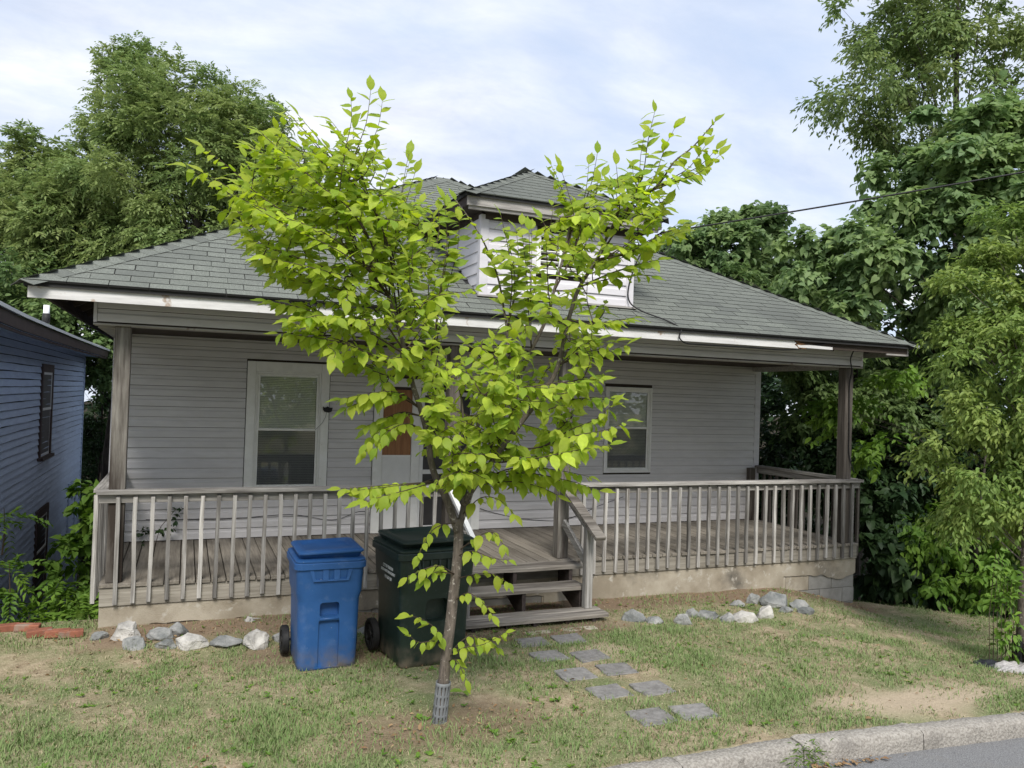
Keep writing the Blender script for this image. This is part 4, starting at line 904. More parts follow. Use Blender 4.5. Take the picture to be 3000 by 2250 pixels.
        sp.tube([(sgn*xw-0.006, yw, wr), (sgn*xw+0.006, yw, wr)], wr-0.045, 24)
        for i in range(8):
            a = 2*PI*i/8; sp.bar((sgn*xw, yw+0.03*math.cos(a), wr+0.03*math.sin(a)), (sgn*xw, yw+(wr-0.037)*math.cos(a), wr+(wr-0.037)*math.sin(a)), 0.020, 0.04, up=Vector((1, 0, 0)))
        sp.build('hub', M_RUBBER, wo, world=False)
    return root
P = onground(699, 1446)
blue = cart('recycling_cart', 'blue recycling cart with dented lid standing in front of the porch', (P.x+0.03, P.y+0.27, P.z-0.005), math.radians(0), 0.60, 0.70, 1.0, M_BLUEP, 0)
P = onground(893, 1444)
green = cart('trash_cart', 'dark green trash cart with white city lettering behind the young tree trunk', (P.x+0.165, P.y+0.36, P.z-0.005), math.radians(6), 0.745, 0.84, 1.085, M_GREENP, 1)
gx_ = -0.76*0.80*1.19/2-0.0035
lt = empty('lettering', (0, 0, 0)); lt.parent = green
for body, zz, sz in (('CITY OF DURHAM', 0.835, 0.040), ('SOLID WASTE MANAGEMENT', 0.792, 0.034), ('919-560-1200', 0.738, 0.040)):
    fx = 0.745*0.845*(1.11+(zz-1.085*0.67)/(1.085*0.23)*0.04)/2
    text('lettering_line', body, sz, (-fx-0.003, -0.04, zz), (PI/2, 0, -PI/2), M_WHITEINK, lt, 0.80)

# ================================================================== FOREGROUND YOUNG TREE
TB = at(948, 1566, 5.58)
TB.z = ground(TB.x, TB.y)-0.03
tree = empty('young_elm_tree', TB); tag(tree, 'young elm tree with bright yellow green leaves leaning before the porch', 'tree')
DB = 5.58
skel = []                                                           # (point, radius) nodes for later twigs
trunk = MB(); twigs = MB()
def limb(pts, r0, r1, n=9, target=trunk, wob=0.008, sub=4):
    P3 = [p if isinstance(p, Vector) else at(p[0], p[1], DB+p[2]) for p in pts]; res = []
    for i in range(len(P3)-1):
        p0, p1, p2, p3 = P3[max(i-1, 0)], P3[i], P3[i+1], P3[min(i+2, len(P3)-1)]
        for j in range(sub):
            t = j/sub; res.append(0.5*((2*p1)+(p2-p0)*t+(2*p0-5*p1+4*p2-p3)*t*t+(3*p1-p0-3*p2+p3)*t**3))
    res.append(P3[-1])
    rs = [r0+(r1-r0)*i/(len(res)-1) for i in range(len(res))]
    res = [p+Vector((noise.noise(p*3), noise.noise(p*3+Vector((7, 0, 0))), 0))*wob for p in res]
    target.tube(res, rs, n)
    for p, r in zip(res, rs): skel.append((p, r))
    return res, rs
T0 = TB.copy()
main_tr, _ = limb([T0, (955, 1500, 0), (966, 1400, 0), (976, 1310, 0.01), (986, 1230, 0.02), (990, 1165, 0.03), (990, 1120, 0.03)], 0.041, 0.034, 14, wob=0.004)
LIMBS = [
 ([(988, 1150, 0.02), (966, 1080, 0), (945, 1040, -0.02), (932, 1000, -0.04), (925, 950, -0.06), (908, 885, -0.10), (893, 835, -0.12), (882, 790, -0.14), (865, 720, -0.16), (838, 640, -0.2)], 0.028, 0.013),
 ([(990, 1140, 0.03), (1003, 1080, 0.08), (1012, 1010, 0.12), (1030, 930, 0.18), (1058, 830, 0.2), (1092, 770, 0.2), (1096, 720, 0.2), (1088, 665, 0.2), (1073, 590, 0.18), (1045, 523, 0.16), (1020, 480, 0.15), (985, 432, 0.14)], 0.018, 0.003),
 ([(992, 1135, 0.03), (1030, 1030, 0.05), (1060, 960, 0.06), (1090, 890, 0.08), (1125, 810, 0.10), (1150, 755, 0.12), (1180, 690, 0.15), (1196, 630, 0.15), (1215, 560, 0.12), (1235, 470, 0.10)], 0.024, 0.007),
 ([(1000, 1090, 0.0), (1060, 1000, -0.10), (1120, 920, -0.14), (1170, 850, -0.18), (1205, 790, -0.2), (1228, 690, -0.24), (1252, 620, -0.26), (1290, 560, -0.28), (1318, 500, -0.3), (1365, 440, -0.32), (1420, 400, -0.34), (1455, 350, -0.36), (1500, 315, -0.38), (1545, 262, -0.38)], 0.022, 0.003),
 ([(985, 1180, 0.03), (1000, 1090, 0.16), (990, 1000, 0.28), (1000, 900, 0.4), (985, 800, 0.5)], 0.014, 0.006),
]
limbs = []
for pts, a, b in LIMBS: limbs.append(limb(pts, a, b))
SHOOTS = [
 [(838, 640, -0.2), (800, 585, -0.4), (740, 535, -0.55), (650, 480, -0.7), (560, 420, -0.85), (500, 365, -0.95), (440, 318, -1.0)],
 [(838, 640, -0.2), (800, 520, -0.4), (755, 450, -0.5), (690, 400, -0.6), (620, 335, -0.7), (560, 282, -0.75)],
 [(838, 640, -0.2), (845, 560, -0.25), (800, 440, -0.35), (720, 350, -0.4), (660, 285, -0.45), (615, 238, -0.5)],
 [(865, 700, -0.15), (850, 560, -0.2), (800, 430, -0.2), (765, 330, -0.25), (715, 262, -0.3)],
 [(838, 640, -0.2), (780, 560, -0.3), (755, 480, -0.35), (750, 420, -0.35), (772, 330, -0.35), (792, 265, -0.35), (800, 195, -0.35)],
 [(865, 720, -0.1), (850, 620, 0.0), (845, 540, 0.05), (862, 440, 0.1), (885, 332, 0.1)],
 [(838, 640, -0.2), (760, 600, -0.45), (680, 570, -0.6), (600, 540, -0.7), (545, 519, -0.75)],
 [(838, 640, -0.2), (780, 560, -0.4), (700, 505, -0.6), (600, 468, -0.75), (530, 440, -0.8), (487, 421, -0.8)],
 [(882, 770, -0.14), (800, 720, -0.35), (720, 690, -0.5), (640, 662, -0.55), (578, 650, -0.6)],
 [(893, 820, -0.14), (830, 780, -0.3), (750, 740, -0.45), (680, 722, -0.5), (618, 710, -0.5)],
 [(882, 770, -0.12), (800, 660, -0.2), (720, 620, -0.2), (650, 606, -0.2), (590, 590, -0.2)],
 [(908, 885, -0.1), (860, 848, -0.2), (800, 850, -0.3), (738, 862, -0.35)],
 [(920, 935, -0.06), (880, 915, -0.2), (840, 930, -0.3), (812, 968, -0.35)],
 [(912, 900, -0.1), (870, 890, -0.1), (830, 905, -0.15), (795, 920, -0.18)],
 [(940, 1040, -0.02), (880, 1045, -0.2), (810, 1050, -0.35), (735, 1056, -0.4)],
 [(935, 1035, -0.02), (870, 1060, -0.22), (810, 1085, -0.35), (775, 1075, -0.4)],
 [(930, 980, 0.0), (930, 800, 0.1), (950, 640, 0.15), (965, 520, 0.18), (960, 430, 0.2)],
 [(1096, 720, 0.2), (1105, 620, 0.1), (1100, 540, 0.05), (1083, 465, 0.0)],
 [(1150, 760, 0.12), (1140, 640, 0.1), (1135, 560, 0.1), (1128, 485, 0.1)],
 [(1196, 630, 0.15), (1240, 540, 0.1), (1262, 450, 0.08), (1280, 390, 0.05), (1290, 330, 0.05)],
 [(1215, 560, 0.12), (1235, 480, 0.2), (1215, 410, 0.22), (1190, 356, 0.22)],
 [(1270, 590, -0.27), (1330, 500, -0.3), (1368, 430, -0.3), (1388, 370, -0.3), (1400, 300, -0.3), (1415, 242, -0.3)],
 [(1318, 500, -0.3), (1340, 440, -0.4), (1335, 400, -0.42), (1330, 355, -0.42)],
 [(1400, 415, -0.33), (1450, 385, -0.45), (1490, 360, -0.5), (1525, 315, -0.5)],
 [(1290, 560, -0.28), (1350, 545, -0.2), (1420, 512, -0.15), (1475, 488, -0.1)],
 [(1290, 565, -0.28), (1350, 530, -0.4), (1410, 480, -0.45), (1440, 440, -0.45)],
 [(1252, 620, -0.26), (1320, 590, -0.35), (1380, 570, -0.4), (1425, 560, -0.4)],
 [(1228, 690, -0.24), (1270, 700, -0.3), (1320, 695, -0.35), (1355, 690, -0.35)],
 [(1205, 790, -0.2), (1250, 765, -0.3), (1290, 755, -0.35), (1328, 738, -0.4)],
 [(1170, 850, -0.18), (1220, 850, -0.3), (1260, 835, -0.35), (1300, 822, -0.4)],
 [(1090, 970, -0.1), (1170, 965, -0.2), (1230, 930, -0.3), (1290, 905, -0.4), (1325, 872, -0.45)],
 [(1070, 1000, -0.1), (1160, 990, -0.3), (1240, 975, -0.4), (1318, 960, -0.45)],
 [(1030, 1040, -0.02), (1110, 1010, -0.2), (1200, 1015, -0.3), (1275, 1030, -0.35)],
 [(1020, 1050, 0.0), (1100, 1040, -0.15), (1160, 1050, -0.2), (1205, 1070, -0.25)],
 [(1000, 1110, 0), (1040, 1075, -0.1), (1080, 1080, -0.15), (1112, 1112, -0.2)],
 [(985, 1130, 0), (950, 1135, -0.1), (925, 1155, -0.15), (905, 1200, -0.2)],
 [(984, 1240, 0), (950, 1222, -0.12), (915, 1230, -0.2), (880, 1248, -0.25)],
 [(984, 1240, 0), (945, 1235, -0.1), (920, 1250, -0.15)],
 [(990, 1190, 0.02), (1030, 1160, -0.1), (1065, 1150, -0.15), (1090, 1180, -0.2)],
 [(990, 1200, 0.02), (1020, 1190, -0.15), (1060, 1205, -0.22), (1098, 1210, -0.25)],
 [(984, 1250, 0.02), (1030, 1240, -0.05), (1065, 1240, -0.1), (1098, 1260, -0.12)],
 [(978, 1300, 0.02), (1010, 1280, -0.1), (1040, 1300, -0.15), (1065, 1330, -0.2)],
 [(966, 1400, 0), (945, 1365, -0.12), (915, 1340, -0.2), (885, 1330, -0.25)],
 [(966, 1400, 0), (940, 1385, -0.1), (905, 1388, -0.18), (882, 1372, -0.2)],
 [(968, 1420, 0), (1000, 1400, -0.12), (1045, 1392, -0.2), (1095, 1366, -0.25)],
 [(966, 1430, 0), (985, 1425, -0.1), (1000, 1450, -0.15), (1008, 1470, -0.18)],
 [(968, 1415, 0), (1010, 1375, -0.05), (1050, 1385, -0.1), (1075, 1400, -0.12)],
]
L_P, L_A, L_N, L_L = [], [], [], []
ZLOW = at(900, 740, DB).z
def leaves_along(res, start=0.25, spacing=0.034, size=(0.088, 0.130), tipleaf=True, sides=None):
    acc = 0; sd_ = rnd.choice((-1, 1)); tot = sum((res[i+1]-res[i]).length for i in range(len(res)-1)); run = 0
    for i in range(len(res)-1):
        d = (res[i+1]-res[i]); l = d.length; d.normalize(); run += l; acc += l
        if run < start*tot: acc = 0; continue
        while acc > spacing:
            acc -= spacing; sd_ = -sd_
            t = run/tot
            view = (CAMP-res[i]).normalized(); side_h = Vector((d.y, -d.x, 0))
            if side_h.length < 0.35:
                side_h = AX_R*1.0 + Vector((rnd.uniform(-.5, .5), rnd.uniform(-.5, .5), 0))
            side_h.normalize()
            a = d*rnd.uniform(0.35, 0.8) + side_h*sd_*rnd.uniform(0.7, 1.1) + Vector((rnd.uniform(-.35, .35), rnd.uniform(-.35, .35), rnd.uniform(-0.75, 0.1) - (rnd.uniform(0.0, 0.75) if res[i].z < ZLOW else 0)))
            nrm = Vector((rnd.uniform(-.5, .5), rnd.uniform(-.5, .5)-0.25, 1.0)) + view*rnd.uniform(0.0, 0.95)
            L_P.append(res[i+1]-d*acc); L_A.append(a.normalized()); L_N.append(nrm.normalized())
            L_L.append(rnd.uniform(*size)*rnd.choice((0.62, 0.8, 0.95, 1.0, 1.05))*(0.75+0.35*min(1, (1-t)*2.5) if t > 0.7 else 1.0))
    if tipleaf:
        d = (res[-1]-res[-2]).normalized(); L_P.append(res[-1]); L_A.append((d+Vector((rnd.uniform(-.3, .3), 0, rnd.uniform(-.3, .3)))).normalized()); L_N.append((Vector((0, -0.5, 1))).normalized()); L_L.append(rnd.uniform(*size)*0.85)
for sh in SHOOTS:
    ln_ = len(sh); res, rs = limb(sh, 0.0075 if ln_ > 4 else 0.005, 0.0014, 5, twigs, wob=0.012)
    leaves_along(res, 0.30 if ln_ > 4 else 0.22, *((0.036, (0.07, 0.115)) if sh[-1][1] > 1100 else ()))
    if ln_ > 3 and sh[-1][1] < 1065:
        for q_ in range(2):                                       # lesser shoots beside it
            k0 = 1 if ln_ > 4 else 0; jx, jy, jd = rnd.uniform(-38, 38), rnd.uniform(-10, 45), rnd.uniform(-0.22, 0.22); t_ = rnd.uniform(0.72, 0.93)
            s2 = [sh[k0]] + [(a_[0]+jx*(i_+1)/3, a_[1]+jy*(i_+1)/3, a_[2]+jd) for i_, a_ in enumerate(sh[k0+1:])]
            s2[-1] = tuple(u+(v-u)*t_ for u, v in zip(s2[-2], s2[-1]))
            r2, _ = limb(s2, 0.005, 0.0012, 4, twigs, wob=0.012); leaves_along(r2, 0.35)
for (res, rs) in (limbs[1], limbs[3]): leaves_along(res[len(res)*45//100:], 0.05)
def inside(poly, x, y):
    c = False; j = len(poly)-1
    for i in range(len(poly)):
        if (poly[i][1] > y) != (poly[j][1] > y) and x < (poly[j][0]-poly[i][0])*(y-poly[i][1])/(poly[j][1]-poly[i][1])+poly[i][0]: c = not c
        j = i
    return c
CROWN_OLD = [(580, 470), (600, 400), (660, 360), (730, 330), (800, 330), (850, 430), (900, 420), (940, 460), (985, 470), (1000, 560), (985, 650), (1040, 690), (1075, 560), (1110, 520), (1200, 500), (1250, 450), (1310, 420), (1370, 390), (1420, 430), (1410, 510), (1370, 560), (1345, 640),
         (1290, 720), (1290, 830), (1290, 900), (1260, 970), (1190, 1040), (1050, 1070), (960, 1060), (900, 1000), (850, 940), (790, 860), (730, 800), (700, 740), (640, 690), (650, 620), (600, 560)]
LEFTC = lambda x, y: math.hypot((x-800)/190, (y-600)/260)
CROWN = [(500, 460), (530, 330), (600, 290), (680, 330), (740, 290), (800, 320), (850, 420), (900, 420), (935, 470), (985, 470), (1010, 560), (1000, 680), (1040, 700), (1060, 560), (1095, 500), (1160, 520), (1200, 440), (1280, 410), (1370, 370), (1440, 400), (1425, 510), (1385, 570), (1355, 650),
         (1290, 720), (1290, 830), (1270, 900), (1250, 970), (1190, 1040), (1050, 1060), (960, 1050), (925, 960), (900, 870), (840, 850), (770, 800), (700, 740), (620, 690), (650, 620), (560, 560)]
cand = []
while len(cand) < 650:
    x, y = rnd.uniform(500, 1440), rnd.uniform(290, 1060)
    if not inside(CROWN, x, y): continue
    dens = 1.0 if x < 960 and y < 720 else (0.8 if y > 740 else (0.6 if x > 1150 else 0.25))
    if 950 < x < 1120 and 470 < y < 720: dens = 0.10
    if 1040 < x < 1350 and 590 < y < 690: dens = 0.15
    if x < 925 and y > 820: dens = 0.0
    if 1180 < x and y > 740: dens *= 0.6
    if rnd.random() > dens: continue
    depth = rnd.uniform(-0.75, 0.75) * (0.9 if y < 900 else 0.7); cand.append(at(x, y, DB+depth))
ax_p = Vector(main_tr[-1])
cand.sort(key=lambda p: (p-ax_p).length)
for T in cand:
    best = None
    for p, r in skel:
        d = (T-p).length
        if d < 0.08: continue
        pen = d + (0.5*max(0, p.z-T.z)) + (0.25 if r < 0.003 else 0)
        if best is None or pen < best[0]: best = (pen, p, r)
    p = best[1]; v = T-p; L = v.length
    if L > 0.75: p = T - v.normalized()*0.75; v = T-p; L = 0.75
    mid = p+v*0.5+Vector((rnd.uniform(-.06, .06), rnd.uniform(-.06, .06), 0.08*L))
    res, rs = limb([best[1], mid, T, T+v.normalized()*0.08], 0.0045, 0.0012, 4, twigs, wob=0.01, sub=3)
    leaves_along(res, 0.10, 0.033, (0.078, 0.122))
trunk.build('trunk', M_BARKY, tree, smooth=True); twigs.build('twigs', M_TWIG, tree, smooth=True)
def elm_leaf(var):
    r = random.Random(var); nseg = 7; V, F = [], []
    curve = r.uniform(0.08, 0.48); fold = r.uniform(0.10, 0.30); tw = r.uniform(-0.25, 0.25); asym = r.uniform(0.9, 1.1)
    prof = [0.0, 0.60, 0.88, 1.0, 0.98, 0.82, 0.48, 0.0]
    mid = [];
    for i in range(nseg+1):
        u = i/nseg; u2 = u if i < nseg else 1.08; w0 = -curve*u*u; hw = prof[i]*0.285; tooth = (0.022 if i % 2 else -0.006) if 0 < i < nseg else 0
        base = len(V); V.append((u2, 0, w0)); 
        for sg, k_ in ((1, asym), (-1, 1/asym)):
            h2 = hw*k_; V.append((u2-tooth*1.2, sg*h2*0.55, w0+fold*h2*0.55+0.012*math.sin(u*22)+tw*sg*h2*0.2)); V.append((u2-0.03+tooth, sg*(h2+tooth*0.6), w0+fold*h2*0.8-0.02+tw*sg*h2*u))
    for i in range(nseg):
        a, b = i*5, (i+1)*5
        F += [(a, b, b+1, a+1), (a+1, b+1, b+2, a+2), (a, a+3, b+3, b), (a+3, a+4, b+4, b+3)]
    ma = MB(); ma.add(V, F); return ma.mesh('leaf', M_LIME, True)
LV = [elm_leaf(i) for i in range(6)]
order = sorted(range(len(L_P)), key=lambda i: (L_P[i]-CAMP).length/L_L[i])
vs_all, f_all, tints, nv = [], [], [], 0
tpl = [(np.array([v.co[:] for v in me.vertices]), np.array([p.vertices[:] for p in me.polygons])) for me in LV]
for me in LV:
    a = me.attributes.new('tint', 'FLOAT', 'FACE'); a.data.foreach_set('value', np.full(len(me.polygons), rnd.uniform(0.0, 0.5), dtype=np.float32))
for rank, i in enumerate(order):
    A, Nn, L = L_A[i], L_N[i], L_L[i]
    S = Nn.cross(A).normalized(); U = A.cross(S)
    var = rnd.randrange(6)
    if rank < 300:
        o = link('leaf', LV[var], tree)
        M4 = Matrix(((A.x*L, S.x*L, U.x*L, L_P[i].x), (A.y*L, S.y*L, U.y*L, L_P[i].y), (A.z*L, S.z*L, U.z*L, L_P[i].z), (0, 0, 0, 1)))
        o.matrix_basis = Matrix.Translation(-tree.location) @ M4
    else:
        tv, tf = tpl[var]; R_ = np.array(((A.x, S.x, U.x), (A.y, S.y, U.y), (A.z, S.z, U.z)))*L
        vs_all.append(tv @ R_.T + np.array(L_P[i][:])); f_all.append(tf+nv); nv += len(tv); tints.append(np.full(len(tf), min(1, max(0, rnd.gauss(0.35, 0.3)))))
tag(link('leaves', np_mesh('leaves', np.concatenate(vs_all), np.concatenate(f_all), M_LIME, np.concatenate(tints), smooth=True), tree), kind='stuff')
# slotted plastic sleeve round the foot of the trunk
sl = empty('trunk_guard', TB); tag(sl, 'grey slotted plastic sleeve round the foot of the young elm', 'trunk guard')
g0 = main_tr[0]; gd = (main_tr[6]-main_tr[0]).normalized(); gs = Vector((1, 0, 0)); gs = (gs-gd*gd.x).normalized(); gt = gd.cross(gs)
nA, rows_ = 48, []
mb = MB(); hs = [0.02, 0.03, 0.085, 0.10, 0.155, 0.17, 0.225, 0.24, 0.30, 0.325]
for h in hs:
    for i in range(nA):
        a = 2*PI*i/nA; r = 0.053+0.002*math.sin(a*2+1); mb.v.append(tuple(g0+gd*(h+0.0)+(gs*math.cos(a)+gt*math.sin(a))*r))
for j in range(len(hs)-1):
    for i in range(nA):
        slot = (j % 2 == 1) and (i % 4 in (0,)) and 0 < j < 8
        slot = (j in (1, 3, 5, 7)) and (i % 4 == 0)
        if not slot: mb.f.append((j*nA+i, j*nA+(i+1) % nA, (j+1)*nA+(i+1) % nA, (j+1)*nA+i))
o = mb.build('sleeve', M_GUARD, sl, smooth=True); md = o.modifiers.new('wall', 'SOLIDIFY'); md.thickness = 0.004

# ================================================================== TREES AND SHRUBS BEHIND
def foliage(centers, radii, n_tw, leaf, size, wid, mt, seed, per=9, droop=0.35, out_bias=0.6, name='crown', vis=None):
    """sprays of leaves on twigs that leave each clump centre"""
    r = np.random.default_rng(seed); C = np.asarray(centers); Rr = np.asarray(radii); n = len(C)
    idx = np.repeat(np.arange(n), n_tw); d = r.normal(size=(len(idx), 3)); d[:, 2] = d[:, 2]*0.75+0.15; d = unit(d)
    ctr = C.mean(0); ob = unit(C-ctr); d = unit(d + ob[idx]*out_bias)
    ln_ = Rr[idx]*r.uniform(0.55, 1.15, len(idx))
    # leaves along the outer 65% of each twig
    tt = r.uniform(0.30, 1.0, (len(idx), per)); base = C[idx][:, None, :] + d[:, None, :]*(ln_[:, None]*tt)[:, :, None]
    base[:, :, 2] -= droop*0.5*(tt**2)*ln_[:, None]
    base += r.normal(size=base.shape)*0.03
    sidev = unit(np.cross(d, np.array([0, 0, 1.0])+0.01)); sgn = r.choice([-1, 1], (len(idx), per, 1))
    A = d[:, None, :]*0.7 + sidev[:, None, :]*sgn*r.uniform(0.4, 1.0, (len(idx), per, 1)) + r.normal(size=base.shape)*0.25; A[:, :, 2] -= droop*r.uniform(0.4, 1.6, (len(idx), per))
    Nn = r.normal(size=base.shape)*0.42 + d[:, None, :]*0.35; Nn[:, :, 2] += 0.9
    P_ = base.reshape(-1, 3); A = A.reshape(-1, 3); Nn = unit(Nn.reshape(-1, 3))
    L = size*r.uniform(0.7, 1.25, len(P_)); Wd = L*wid*r.uniform(0.85, 1.15, len(P_))
    clt = r.uniform(0, 1, n)[idx]; tn = np.clip(np.repeat(clt, per)*0.7 + r.uniform(-0.1, 0.45, len(P_)), 0, 1)
    return leaf_mesh(name, P_, A, Nn, L, Wd, mt, leaf, tn)
def pinnate(centers, radii, n_fr, size, mt, seed, leaflets=9, frond=0.30, droop=0.5, name='crown', out_bias=0.7):
    r = np.random.default_rng(seed); C = np.asarray(centers); Rr = np.asarray(radii); n = len(C)
    idx = np.repeat(np.arange(n), n_fr); d = r.normal(size=(len(idx), 3)); d[:, 2] = d[:, 2]*0.7+0.2; d = unit(d); ob = unit(C-C.mean(0)); d = unit(d+ob[idx]*out_bias)
    st = C[idx] + d*(Rr[idx]*r.uniform(0.35, 1.0, len(idx)))[:, None]
    fd = unit(d*0.8 + r.normal(size=d.shape)*0.45 + np.array([0, 0, -0.15]))
    fl = frond*r.uniform(0.7, 1.2, len(idx))
    nn = unit(r.normal(size=d.shape)*0.35 + np.array([0, 0, 1.0])); sv = unit(np.cross(nn, fd))
    m_ = leaflets; tt = np.repeat(np.linspace(0.22, 1.0, (m_+1)//2), 2)[:m_]; sg = np.array([1 if i % 2 else -1 for i in range(m_)], dtype=float); sg[-1] = 0.15
    base = st[:, None, :] + fd[:, None, :]*(fl[:, None]*tt[None, :])[:, :, None]; base[:, :, 2] -= droop*(tt[None, :]**2)*fl[:, None]*0.6
    A = fd[:, None, :]*0.55 + sv[:, None, :]*sg[None, :, None] + r.normal(size=base.shape)*0.12; A[:, :, 2] -= droop*(0.2+tt[None, :]*0.6)
    Nn = nn[:, None, :] + r.normal(size=base.shape)*0.2
    P_ = base.reshape(-1, 3); L = size*r.uniform(0.8, 1.3, len(P_)); tn = np.clip(np.repeat(r.uniform(0, 1, n)[idx]*0.7, m_)+r.uniform(-0.1, 0.4, len(P_)), 0, 1)
    return leaf_mesh(name, P_, A.reshape(-1, 3), unit(Nn.reshape(-1, 3)), L, L*0.42, mt, T_LANCE, tn)
def clumps(ells, n, seed, shell=0.45):
    r = np.random.default_rng(seed); out_ = []; vol = np.array([e[3]*e[4]*e[5] for e in ells]); vol = vol/vol.sum()
    for e, f in zip(ells, vol):
        k_ = max(3, int(n*f)); d = unit(r.normal(size=(k_, 3))); rr = shell+(1-shell)*r.uniform(0, 1, k_)**0.6
        out_.append(np.array(e[:3]) + d*rr[:, None]*np.array(e[3:6]))
    return np.concatenate(out_)
def tree_at(name, label, base, top, tr, ells, n_cl, crad, kind, mt, seed, nfr, size, cat='tree', group=None, wid=0.45, leaf=T_OVAL4, per=9, frond=0.3, shell=0.45, limbs_n=26, droop=0.4, bark=M_BARKO, lean=(0, 0), leaflets=9):
    root = empty(name, base); tag(root, label, cat, group)
    C = clumps(ells, n_cl, seed, shell); r = np.random.default_rng(seed+1); rad = crad*r.uniform(0.7, 1.3, len(C))
    b = Vector(base); tp_ = Vector(top); mb = MB(); rr_ = random.Random(seed)
    pts = [b+(tp_-b)*t+Vector((rr_.uniform(-.12, .12), rr_.uniform(-.12, .12), 0))*(0 if t in (0,) else 1) for t in (0, 0.2, 0.4, 0.6, 0.8, 1.0)]
    mb.tube(pts, [tr*1.2, tr, tr*0.85, tr*0.65, tr*0.42, tr*0.15], 8)
    pick = r.permutation(len(C))[:limbs_n]
    for i in pick:
        c = Vector(C[i]); h = max(0.12, min(0.95, ((c.z-b.z)/(tp_.z-b.z))*0.72-0.02)); s_ = b+(tp_-b)*h; q = s_.lerp(c, 0.5)+Vector((0, 0, 0.12*(c-s_).length)); q2 = s_.lerp(c, 0.8)+Vector((rr_.uniform(-.1, .1), rr_.uniform(-.1, .1), 0.06*(c-s_).length))
        w0 = tr*0.2*(1-h*0.6); mb.tube([s_, q, q2, c], [w0, w0*0.6, w0*0.35, w0*0.15], 5)
    mb.build('trunk', bark, root, smooth=True)
    if kind == 'pinnate': me = pinnate(C, rad, nfr, size, mt, seed+2, frond=frond, droop=droop, leaflets=leaflets)
    else: me = foliage(C, rad, nfr, leaf, size, wid, mt, seed+2, per=per, droop=droop)
    link('crown', me, root); return root
def E(px, py, d, rx, ry, rz):               # ellipsoid whose centre shows at a photo pixel, depth d
    p = at(px, py, d); return (p.x, p.y, p.z, rx, ry, rz)
def gbase(p, dz=0): return (p[0], p[1], ground(p[0], p[1])+dz)
GT = 'trees standing behind the house'
e = [E(400, 300, 25, 2.5, 2.2, 1.9), E(290, 250, 25, 1.5, 1.5, 1.5), E(500, 330, 25, 1.7, 1.8, 1.7), E(400, 470, 24.5, 3.2, 2.4, 2.4), E(575, 450, 25, 1.7, 2.0, 1.9), E(285, 150, 25, 0.5, 0.6, 0.6), E(410, 190, 25, 0.9, 0.9, 0.7)]
p = at(420, 600, 25); tree_at('ash_tree', 'tallest ash tree with rounded crown behind the left roof slope', gbase(p), (p.x, p.y, 10.6), 0.24, e, 165, 0.78, 'pinnate', M_LEAFA, 21, 78, 0.14, group=GT, frond=0.34)
e = [E(120, 460, 25.5, 1.60, 1.73, 1.66), E(190, 520, 25, 1.86, 1.86, 2.13), E(80, 560, 25, 1.60, 1.60, 1.73), E(270, 560, 25.5, 1.60, 1.60, 1.73), E(120, 320, 25.5, 0.93, 0.93, 0.73), E(200, 440, 25.5, 1.20, 1.20, 1.06), E(65, 370, 25.5, 0.60, 0.60, 0.53)]
p = at(165, 760, 25.2); tree_at('ash_tree', 'light green ash tree rising over the gap beside the blue house', (p.x-0.3, p.y, -3.6), (p.x, p.y, 9.0), 0.2, e, 120, 0.82, 'pinnate', M_LEAFA, 31, 80, 0.155, group=GT, frond=0.32)
e = [E(-40, 380, 29, 0.78, 1.04, 1.17), E(-30, 480, 29, 1.30, 1.30, 2.08), E(0, 640, 27, 1.30, 1.30, 1.30)]
p = at(-40, 700, 29); tree_at('hackberry_tree', 'dark tree cut off by the left picture edge', (p.x, p.y, -3), (p.x, p.y, 10.5), 0.16, e, 36, 0.9, 'pinnate', M_LEAFB, 41, 70, 0.16, group=GT, frond=0.3)
e = [E(210, 700, 23.5, 1.56, 1.56, 1.82), E(120, 680, 23.5, 1.30, 1.30, 1.30), E(330, 620, 26.5, 2.34, 2.08, 1.95), E(470, 610, 27.5, 2.86, 2.08, 2.08), E(60, 640, 23.5, 1.30, 1.30, 1.30)]
p = at(240, 900, 23.5); tree_at('mulberry_tree', 'dark bushy tree filling the space under the ash crowns', (p.x, p.y, -3.8), (p.x, p.y, 5.5), 0.14, e, 90, 0.85, 'leaf', M_LEAFB, 51, 44, 0.16, group=GT, per=10, wid=0.55)
e = [E(215, 850, 25, 1.17, 1.56, 1.56), E(210, 1000, 25, 1.17, 1.56, 1.82), E(205, 1150, 24.5, 1.17, 1.30, 1.56), E(215, 760, 24.5, 1.30, 1.30, 1.30)]
p = at(212, 1150, 25.2); tree_at('understory_shrub', 'dark shrub at the far end of the gap between the two houses', (p.x, p.y, -4.0), (p.x, p.y, 2.5), 0.06, e, 60, 0.55, 'leaf', M_LEAFD, 61, 40, 0.11, 'shrub', per=9, bark=M_BARKO)
